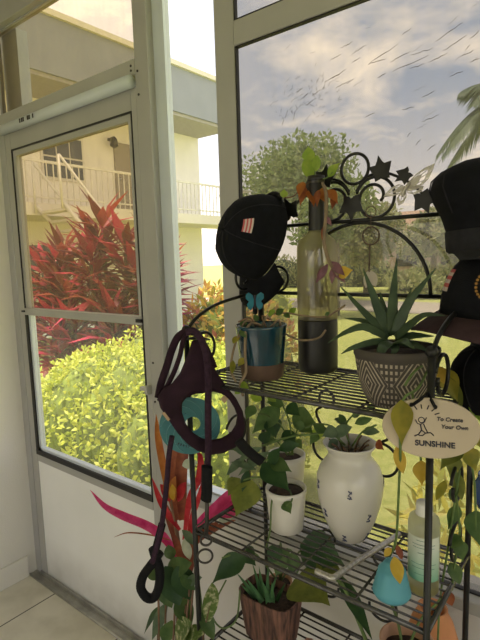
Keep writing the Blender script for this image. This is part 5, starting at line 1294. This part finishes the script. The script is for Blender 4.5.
# silver bracket lying on the shelf
br_ = MB()
br_.tube(smooth([(-0.460,-0.330,0.886), (-0.441,-0.331,0.886), (-0.424,-0.330,0.886), (-0.419,-0.315,0.886), (-0.408,-0.256,0.886), (-0.391,-0.184,0.886), (-0.374,-0.106,0.886)], 5), 0.0062, 10)
tag(br_.build('metal_bracket', mat('dull_silver', (0.48, 0.46, 0.42), 0.35, 0.7, var=0.35, scale=160), None), 'silver angled bracket bar lying on the middle shelf wires', 'bracket')
# yellow leaf fallen on the cone is part of the trailing vine below

# ------------------------------------------------------------------ bottom shelf
def bark_material():
    T = mat('carved_brown', (0.12, 0.055, 0.035), 0.75, var=0.3, scale=30); n, l = T.node_tree.nodes, T.node_tree.links; b = n['Principled BSDF']
    t = n.new('ShaderNodeTexCoord'); mp = n.new('ShaderNodeMapping'); mp.inputs['Scale'].default_value = (60, 60, 5); no = n.new('ShaderNodeTexNoise'); no.inputs['Scale'].default_value = 1.6; no.inputs['Detail'].default_value = 5
    l.new(t.outputs['Object'], mp.inputs[0]); l.new(mp.outputs[0], no.inputs['Vector'])
    r = n.new('ShaderNodeValToRGB'); e = r.color_ramp.elements; e[0].position = 0.36; e[0].color = (0.035, 0.016, 0.011, 1); e[1].position = 0.64; e[1].color = (0.21, 0.10, 0.065, 1)
    l.new(no.outputs['Fac'], r.inputs[0]); l.new(r.outputs[0], b.inputs['Base Color'])
    bp = n.new('ShaderNodeBump'); bp.inputs['Strength'].default_value = 1.0; bp.inputs['Distance'].default_value = 0.006; l.new(no.outputs['Fac'], bp.inputs['Height']); l.new(bp.outputs[0], b.inputs['Normal'])
    return T
bp0 = (-0.661,-0.210,0.683)
bh = bp0[2] - Z3
se4 = lambda t: 1.0 / ((abs(math.cos(t)) ** 4 + (abs(math.sin(t)) / 0.66) ** 4) ** 0.25)
sq = lambda t, h: se4(t) - 1 + 0.008 * math.sin(17 * t) + 0.006 * math.sin(29 * t + 40 * h)
bpot = pot('potted_succulent', 'brown bark-textured pot with spiky leaves on the bottom shelf', 'potted plant', bp0[0], bp0[1], Z3, [(0.0, 0), (0.058, 0), (0.062, 0.004), (0.068, bh * 0.35), (0.073, bh * 0.7), (0.077, bh - 0.008), (0.0775, bh), (0.073, bh + 0.001), (0.070, bh - 0.02), (0.0, bh - 0.03)], bark_material(), None, None, seg=72, wob=sq)
MB().lathe([(0.0, bh - 0.015), (0.04, bh - 0.016), (0.069, bh - 0.019), (0.069, bh - 0.026), (0.0, bh - 0.026)], (bp0[0], bp0[1], Z3), 40, False, lambda t, h: se4(t) - 1).build('soil', M['soil'], bpot)
put_leaves(bpot, [((-0.679,-0.220,0.659),(-0.692,-0.240,0.768),0.0125,"spiky"),
 ((-0.673,-0.220,0.662),(-0.686,-0.220,0.749),0.0150,"spiky"),
 ((-0.684,-0.230,0.663),(-0.728,-0.260,0.738),0.0125,"spiky"),
 ((-0.661,-0.220,0.668),(-0.665,-0.210,0.757),0.0124,"spiky"),
 ((-0.664,-0.240,0.673),(-0.696,-0.260,0.735),0.0147,"spiky"),
 ((-0.654,-0.220,0.670),(-0.645,-0.200,0.732),0.0124,"spiky"),
 ((-0.646,-0.240,0.681),(-0.648,-0.260,0.750),0.0145,"spiky"),
 ((-0.643,-0.210,0.664),(-0.619,-0.200,0.722),0.0124,"dark"),
 ((-0.691,-0.230,0.661),(-0.716,-0.260,0.711),0.0100,"spiky"),
 ((-0.641,-0.230,0.677),(-0.633,-0.240,0.739),0.0146,"spiky")], 'spike', 0.5, 0.02, thick=0.12)
# large-leaved pothos behind it
lp_ = pot('potted_pothos', 'large-leaved dark pothos on the bottom shelf behind the brown pot', 'potted plant', -0.690, -0.124, Z3, [(0.0, 0), (0.026, 0), (0.028, 0.004), (0.033, 0.085), (0.034, 0.09), (0.031, 0.09), (0.029, 0.07), (0, 0.07)], M['terracotta'], 0.030, 0.082)
bz = (-0.690, -0.124, Z3 + 0.08)
for e in [(-0.614,-0.160,0.771),(-0.573,-0.200,0.741),(-0.629,-0.200,0.797),(-0.755,-0.280,0.776),(-0.514,-0.160,0.798)]: stem(lp_, [bz, (bz[0] * 0.5 + e[0] * 0.5, bz[1] * 0.5 + e[1] * 0.5, max(bz[2], e[2]) - 0.01), e], 0.0024)
put_leaves(lp_, [((-0.602,-0.160,0.805),(-0.486,-0.150,0.789),0.0917,"dark"),
 ((-0.597,-0.140,0.810),(-0.535,-0.130,0.806),0.0494,"dark"),
 ((-0.596,-0.200,0.737),(-0.472,-0.250,0.755),0.1059,"olive"),
 ((-0.618,-0.190,0.806),(-0.635,-0.220,0.743),0.0415,"mid:oval"),
 ((-0.607,-0.190,0.800),(-0.590,-0.200,0.749),0.0364,"mid:oval"),
 ((-0.710,-0.240,0.777),(-0.774,-0.300,0.710),0.0549,"dark"),
 ((-0.745,-0.220,0.770),(-0.680,-0.240,0.762),0.0503,"dark"),
 ((-0.541,-0.160,0.762),(-0.478,-0.170,0.783),0.0378,"olive"),
 ((-0.499,-0.170,0.780),(-0.371,-0.260,0.731),0.0329,"dark:lance"),
 ((-0.635,-0.200,0.813),(-0.651,-0.230,0.768),0.0391,"dark")], 'heart', 0.25)
stem(lp_, [(-0.530,-0.180,0.765),(-0.473,-0.200,0.782),(-0.435,-0.220,0.753),(-0.389,-0.250,0.715)], 0.004)
# peach stone chip on the bottom shelf
pc_ = (-0.562,-0.190,0.635)
ch = MB().ball((pc_[0], pc_[1], Z3 + 0.012), 0.016, (1.1, 0.8, 0.75), 8, 5)
for v_i, vv in enumerate(ch.v): ch.v[v_i] = (vv[0] + 0.003 * math.sin(v_i * 2.1), vv[1] + 0.003 * math.cos(v_i * 1.3), vv[2])
tag(ch.build('stone', mat('peach_stone', (0.50, 0.26, 0.17), 0.9, var=0.15)), 'small peach-coloured stone on the bottom shelf beside the brown pot', 'stone')
tb_ = (-0.305,-0.245,0.753)
ter = pot('terracotta_pot', 'pale terracotta pot whose rim shows at the foot of the teal cone', 'pot', tb_[0], tb_[1], Z3, [(0.0, 0), (0.036, 0), (0.039, 0.004), (0.047, tb_[2] - Z3 - 0.018), (0.052, tb_[2] - Z3 - 0.016), (0.053, tb_[2] - Z3), (0.048, tb_[2] - Z3), (0.045, tb_[2] - Z3 - 0.03), (0, tb_[2] - Z3 - 0.04)], M['terracotta'], 0.044, tb_[2] - Z3 - 0.022)
stem(ter, [(-0.317,-0.240,0.735),(-0.329,-0.230,0.771),(-0.334,-0.250,0.817),(-0.339,-0.260,0.843)], 0.003); stem(ter, [(-0.301,-0.240,0.743),(-0.288,-0.220,0.788),(-0.257,-0.200,0.833),(-0.238,-0.190,0.870)], 0.0026)
oj = (-0.291,-0.130,0.724)
ojt = thing('clay_jar', 'orange clay jar low down behind the right front post', 'jar', (oj[0], oj[1], Z3))
jh = oj[2] - Z3 + 0.035
MB().lathe([(0.0, 0), (0.040, 0), (0.050, 0.01), (0.058, jh * 0.35), (0.056, jh * 0.6), (0.042, jh * 0.85), (0.030, jh * 0.96), (0.031, jh), (0.026, jh), (0.024, jh * 0.9), (0.0, jh * 0.5)], (oj[0], oj[1], Z3), 40, False).build('body', M['orange_clay'], ojt)

# ------------------------------------------------------------------ trailing pothos on the right of the stand
hp = thing('trailing_pothos', 'yellowing pothos trailing down the right side of the stand and over the sign', 'pothos', (-0.265,-0.200,1.276))
for ss in ([(-0.272,-0.240,1.317),(-0.256,-0.220,1.297),(-0.237,-0.200,1.252),(-0.227,-0.190,1.203),(-0.233,-0.190,1.144),(-0.235,-0.190,1.064),(-0.226,-0.190,0.986),(-0.233,-0.190,0.922),(-0.235,-0.200,0.864)], [(-0.257,-0.300,1.316),(-0.250,-0.370,1.302),(-0.263,-0.395,1.290),(-0.267,-0.400,1.256),(-0.266,-0.400,1.199),(-0.271,-0.390,1.152),(-0.280,-0.370,1.090),(-0.294,-0.340,1.016),(-0.316,-0.310,0.962)], [(-0.237,-0.200,1.252),(-0.222,-0.180,1.163),(-0.208,-0.170,1.083),(-0.202,-0.170,0.985)], [(-0.269,-0.340,1.286),(-0.264,-0.335,1.229),(-0.257,-0.335,1.187),(-0.252,-0.338,1.155)], [(-0.229,-0.190,1.106),(-0.238,-0.200,1.007),(-0.247,-0.200,0.922),(-0.257,-0.200,0.833),(-0.259,-0.200,0.746)], [(-0.267,-0.220,1.295),(-0.263,-0.300,1.323),(-0.263,-0.360,1.321),(-0.265,-0.385,1.308)]): stem(hp, ss, 0.0021, 'stem_green')
put_leaves(hp, [((-0.265,-0.402,1.289),(-0.262,-0.405,1.216),0.0341,"ygreen"),
 ((-0.273,-0.400,1.212),(-0.261,-0.400,1.169),0.0189,"yellow:oval"),
 ((-0.253,-0.340,1.172),(-0.251,-0.340,1.128),0.0299,"yellow"),
 ((-0.257,-0.220,1.304),(-0.228,-0.220,1.245),0.0362,"ygreen"),
 ((-0.261,-0.230,1.309),(-0.240,-0.240,1.277),0.0215,"yellow:oval"),
 ((-0.246,-0.220,1.291),(-0.226,-0.200,1.229),0.0255,"olive:oval"),
 ((-0.226,-0.190,1.155),(-0.256,-0.220,1.110),0.0411,"olive"),
 ((-0.219,-0.190,1.151),(-0.201,-0.190,1.109),0.0371,"ygreen"),
 ((-0.236,-0.190,1.133),(-0.244,-0.200,1.090),0.0302,"olive"),
 ((-0.231,-0.190,1.035),(-0.245,-0.200,0.984),0.0267,"mid"),
 ((-0.226,-0.190,0.976),(-0.238,-0.210,0.951),0.0286,"mid"),
 ((-0.229,-0.190,0.965),(-0.219,-0.190,0.923),0.0288,"mid"),
 ((-0.263,-0.200,0.958),(-0.279,-0.200,0.981),0.0176,"mid"),
 ((-0.242,-0.190,0.914),(-0.221,-0.200,0.881),0.0270,"mid:oval"),
 ((-0.203,-0.170,1.025),(-0.190,-0.170,0.948),0.0495,"mid"),
 ((-0.243,-0.200,1.046),(-0.231,-0.190,1.073),0.0171,"mid:oval"),
 ((-0.238,-0.190,1.103),(-0.224,-0.190,1.047),0.0246,"olive:oval"),
 ((-0.251,-0.200,1.084),(-0.268,-0.200,1.038),0.0172,"ygreen:oval"),
 ((-0.305,-0.330,0.992),(-0.319,-0.330,0.971),0.0126,"yellow:oval"),
 ((-0.295,-0.345,0.988),(-0.284,-0.345,0.940),0.0227,"yellow:oval"),
 ((-0.290,-0.345,1.011),(-0.279,-0.350,0.990),0.0121,"rust:oval"),
 ((-0.248,-0.200,0.859),(-0.234,-0.200,0.831),0.0234,"rust:oval"),
 ((-0.209,-0.180,1.185),(-0.194,-0.180,1.149),0.0296,"ygreen"),
 ((-0.217,-0.180,1.241),(-0.195,-0.180,1.197),0.0258,"lime")], 'heart', 0.25)
cob = (-0.212,-0.100,1.030)
cbt = thing('blue_jar', 'cobalt blue glass jar at the right edge beside the rear post', 'jar', (cob[0] + 0.02, cob[1] + 0.02, 0.0))
MB().lathe([(0.0, -0.035), (0.030, -0.035), (0.034, -0.02), (0.034, 0.015), (0.028, 0.028), (0.028, 0.034), (0.024, 0.034), (0.022, 0.0), (0.0, -0.02)], (cob[0] + 0.02, cob[1] + 0.02, cob[2]), 32, False).build('jar', M['cobalt'], cbt)
MB().tube([(cob[0] + 0.02, cob[1] + 0.02, cob[2] + 0.034), (XR, YB, 1.40)], 0.0012, 5).build('hanger', M['iron'], cbt)

# ------------------------------------------------------------------ red plant and peperomia standing on the floor beside the stand
rp = pot('red_bromeliad', 'bromeliad with long pink and orange-red leaves between door and stand', 'bromeliad', -0.985, -0.200, 0.0, [(0.0, 0), (0.085, 0), (0.09, 0.005), (0.115, 0.22), (0.12, 0.225), (0.12, 0.25), (0.112, 0.25), (0.105, 0.2), (0, 0.2)], M['terracotta'], 0.105, 0.235)
for ss in ([(-0.949,-0.235,0.360),(-0.946,-0.235,0.551),(-0.953,-0.235,0.686),(-0.975,-0.235,0.844)], [(-0.933,-0.235,0.369),(-0.930,-0.225,0.583),(-0.941,-0.220,0.728)]): stem(rp, ss, 0.006, 'stem_brown')
stem(rp, [(-0.985, -0.200, 0.22), (-0.943,-0.235,0.395)], 0.007, 'stem_brown')
def long_leaf(parent, pts, w, nm, face=None, tw=0.0):
    q = smooth(pts, 6); n = len(q); v, f = [], []
    for i in range(n):
        s = i / (n - 1); d = (q[min(i + 1, n - 1)] - q[max(i - 1, 0)]).normalized()
        fc = Vector(face) if face else (EYE - q[i]).normalized() + Vector((0, 0, 0.5)); fc = (fc - d * fc.dot(d)).normalized()
        fc = Matrix.Rotation(tw * (s - 0.3), 3, d) @ fc; sd = d.cross(fc)
        hw = w * 0.5 * min(1.0, 0.45 + 2.2 * s) * (1 - max(0, (s - 0.55) / 0.45) ** 1.8) + 0.0004
        for u in (-1, -0.5, 0, 0.5, 1): v.append(q[i] + sd * hw * u + fc * (abs(u) ** 1.5) * hw * 0.35)
    for i in range(n - 1):
        for k in range(4): f.append((i * 5 + k, i * 5 + k + 1, i * 5 + k + 6, i * 5 + k + 5))
    MB().add(v, f).build('leaf', L[nm], parent)
for pts, w, nm, tw in [([(-0.962,-0.235,0.667),(-1.003,-0.240,0.716),(-1.067,-0.250,0.740),(-1.173,-0.260,0.744),(-1.255,-0.265,0.754),(-1.317,-0.270,0.792)], 0.026, 'pink', 0.5), ([(-0.948,-0.235,0.643),(-0.998,-0.230,0.698),(-1.047,-0.230,0.728),(-1.090,-0.230,0.732)], 0.014, 'pink', 0.2), ([(-0.962,-0.235,0.788),(-1.007,-0.230,0.923),(-1.036,-0.220,1.008),(-1.051,-0.210,1.074)], 0.020, 'orange', 0.3), ([(-0.954,-0.235,0.791),(-0.955,-0.240,0.940),(-0.962,-0.235,1.023),(-0.984,-0.225,1.096)], 0.030, 'brownred', 0.3), ([(-0.938,-0.235,0.796),(-0.934,-0.235,0.914),(-0.933,-0.220,0.996),(-0.915,-0.210,1.067)], 0.032, 'brownred', -0.3), ([(-0.934,-0.235,0.738),(-0.888,-0.250,0.876),(-0.841,-0.260,0.954),(-0.844,-0.250,1.004),(-0.867,-0.240,1.017)], 0.018, 'red', 0.6), ([(-0.935,-0.230,0.675),(-0.884,-0.250,0.821),(-0.848,-0.260,0.892),(-0.816,-0.260,0.983)], 0.014, 'red', 0.2), ([(-0.935,-0.235,0.723),(-0.855,-0.230,0.821),(-0.774,-0.210,0.909),(-0.735,-0.200,0.943)], 0.030, 'pink', -0.2), ([(-0.948,-0.235,0.763),(-0.985,-0.250,0.812),(-1.004,-0.260,0.858),(-1.025,-0.260,0.906)], 0.016, 'red', 0.4), ([(-0.959,-0.235,0.714),(-1.004,-0.220,0.768),(-1.036,-0.210,0.815)], 0.022, 'brownred', 0.0), ([(-0.938,-0.235,0.677),(-0.902,-0.220,0.742),(-0.851,-0.200,0.785),(-0.780,-0.190,0.827)], 0.028, 'brownred', 0.3), ([(-0.934,-0.235,0.618),(-0.944,-0.250,0.718),(-0.967,-0.255,0.766)], 0.020, 'brownred', 0.4), ([(-0.925,-0.235,0.621),(-0.899,-0.240,0.724),(-0.897,-0.245,0.800)], 0.022, 'brownred', 0.2), ([(-0.986,-0.240,0.722),(-1.060,-0.250,0.717),(-1.156,-0.255,0.693),(-1.221,-0.260,0.659)], 0.004, 'rust', 0)]: long_leaf(rp, pts, w, nm, None, tw)
fl = MB()
put_leaves(rp, [((-0.958,-0.250,0.856),(-0.972,-0.255,0.924),0.0387,"orange:oval"),
 ((-0.945,-0.255,0.856),(-0.927,-0.260,0.937),0.0353,"orange:oval"),
 ((-0.967,-0.250,0.847),(-0.998,-0.255,0.893),0.0279,"red:oval"),
 ((-0.935,-0.250,0.857),(-0.900,-0.250,0.924),0.0271,"red:oval"),
 ((-0.943,-0.260,0.864),(-0.933,-0.270,0.917),0.0217,"yellow:oval")], 'oval', 0.4, name='bract')
put_leaves(rp, [((-0.912,-0.250,0.966),(-0.852,-0.250,0.991),0.0264,"pale:oval"),
 ((-0.951,-0.230,0.914),(-0.932,-0.230,0.855),0.0333,"pale:oval"),
 ((-0.871,-0.240,0.961),(-0.836,-0.240,0.931),0.0237,"pale:oval"),
 ((-0.756,-0.200,0.894),(-0.828,-0.215,0.834),0.0578,"pink:lance"),
 ((-0.767,-0.196,0.867),(-0.827,-0.210,0.809),0.0370,"pale:lance")], 'oval')
pe = pot('peperomia', 'round-leaved peperomia growing at the foot of the red bromeliad', 'potted plant', -0.865, -0.430, 0.0, [(0.0, 0), (0.06, 0), (0.064, 0.004), (0.082, 0.16), (0.085, 0.18), (0.08, 0.18), (0.075, 0.15), (0, 0.15)], M['white_pot'], 0.075, 0.17)
for e in [(-0.928,-0.340,0.703),(-0.853,-0.330,0.754),(-0.861,-0.340,0.694),(-0.914,-0.330,0.623),(-0.828,-0.340,0.653),(-0.819,-0.360,0.597),(-0.952,-0.330,0.533),(-0.754,-0.330,0.693),(-0.811,-0.340,0.715),(-0.796,-0.330,0.782)]: stem(pe, [(-0.865, -0.430, 0.165), ((-0.865 + e[0]) / 2, (-0.430 + e[1]) / 2, 0.36), e], 0.0028, 'stem_brown')
put_leaves(pe, [((-0.909,-0.340,0.696),(-0.960,-0.350,0.701),0.0421,"mid:oval"),
 ((-0.893,-0.340,0.717),(-0.800,-0.340,0.778),0.0477,"mid:oval"),
 ((-0.888,-0.350,0.741),(-0.829,-0.360,0.663),0.0654,"dark:oval"),
 ((-0.852,-0.345,0.752),(-0.808,-0.345,0.679),0.0598,"dark:oval"),
 ((-0.933,-0.330,0.672),(-0.892,-0.330,0.610),0.0475,"mid:oval"),
 ((-0.864,-0.340,0.651),(-0.805,-0.345,0.615),0.0505,"mid:oval"),
 ((-0.906,-0.330,0.621),(-0.968,-0.340,0.486),0.0349,"grey:lance"),
 ((-0.939,-0.330,0.594),(-1.013,-0.330,0.475),0.0220,"dark:lance"),
 ((-0.819,-0.345,0.717),(-0.763,-0.345,0.758),0.0244,"grey:oval"),
 ((-0.840,-0.345,0.730),(-0.781,-0.350,0.720),0.0271,"mid:oval"),
 ((-0.745,-0.330,0.744),(-0.760,-0.335,0.630),0.0412,"varieg:oval"),
 ((-0.850,-0.360,0.559),(-0.784,-0.365,0.644),0.0545,"varieg:oval"),
 ((-0.820,-0.360,0.574),(-0.750,-0.360,0.625),0.0440,"varieg:oval"),
 ((-0.882,-0.330,0.749),(-0.895,-0.330,0.786),0.0309,"mid:oval"),
 ((-0.817,-0.330,0.774),(-0.834,-0.330,0.826),0.0249,"pale:oval"),
 ((-0.800,-0.330,0.820),(-0.830,-0.340,0.854),0.0221,"grey:oval"),
 ((-0.780,-0.340,0.656),(-0.737,-0.340,0.602),0.0365,"mid:oval"),
 ((-0.872,-0.350,0.598),(-0.896,-0.360,0.525),0.0413,"mid:oval"),
 ((-0.781,-0.350,0.587),(-0.808,-0.360,0.553),0.0395,"varieg:oval")], 'oval', 0.25)
for ss in ([(-0.744,-0.280,0.721),(-0.762,-0.300,0.672),(-0.769,-0.310,0.634),(-0.746,-0.300,0.603),(-0.708,-0.290,0.636),(-0.700,-0.280,0.713)], [(-0.803,-0.330,0.779),(-0.787,-0.330,0.706),(-0.781,-0.330,0.574)]): stem(pe, ss, 0.0022, 'stem_green')
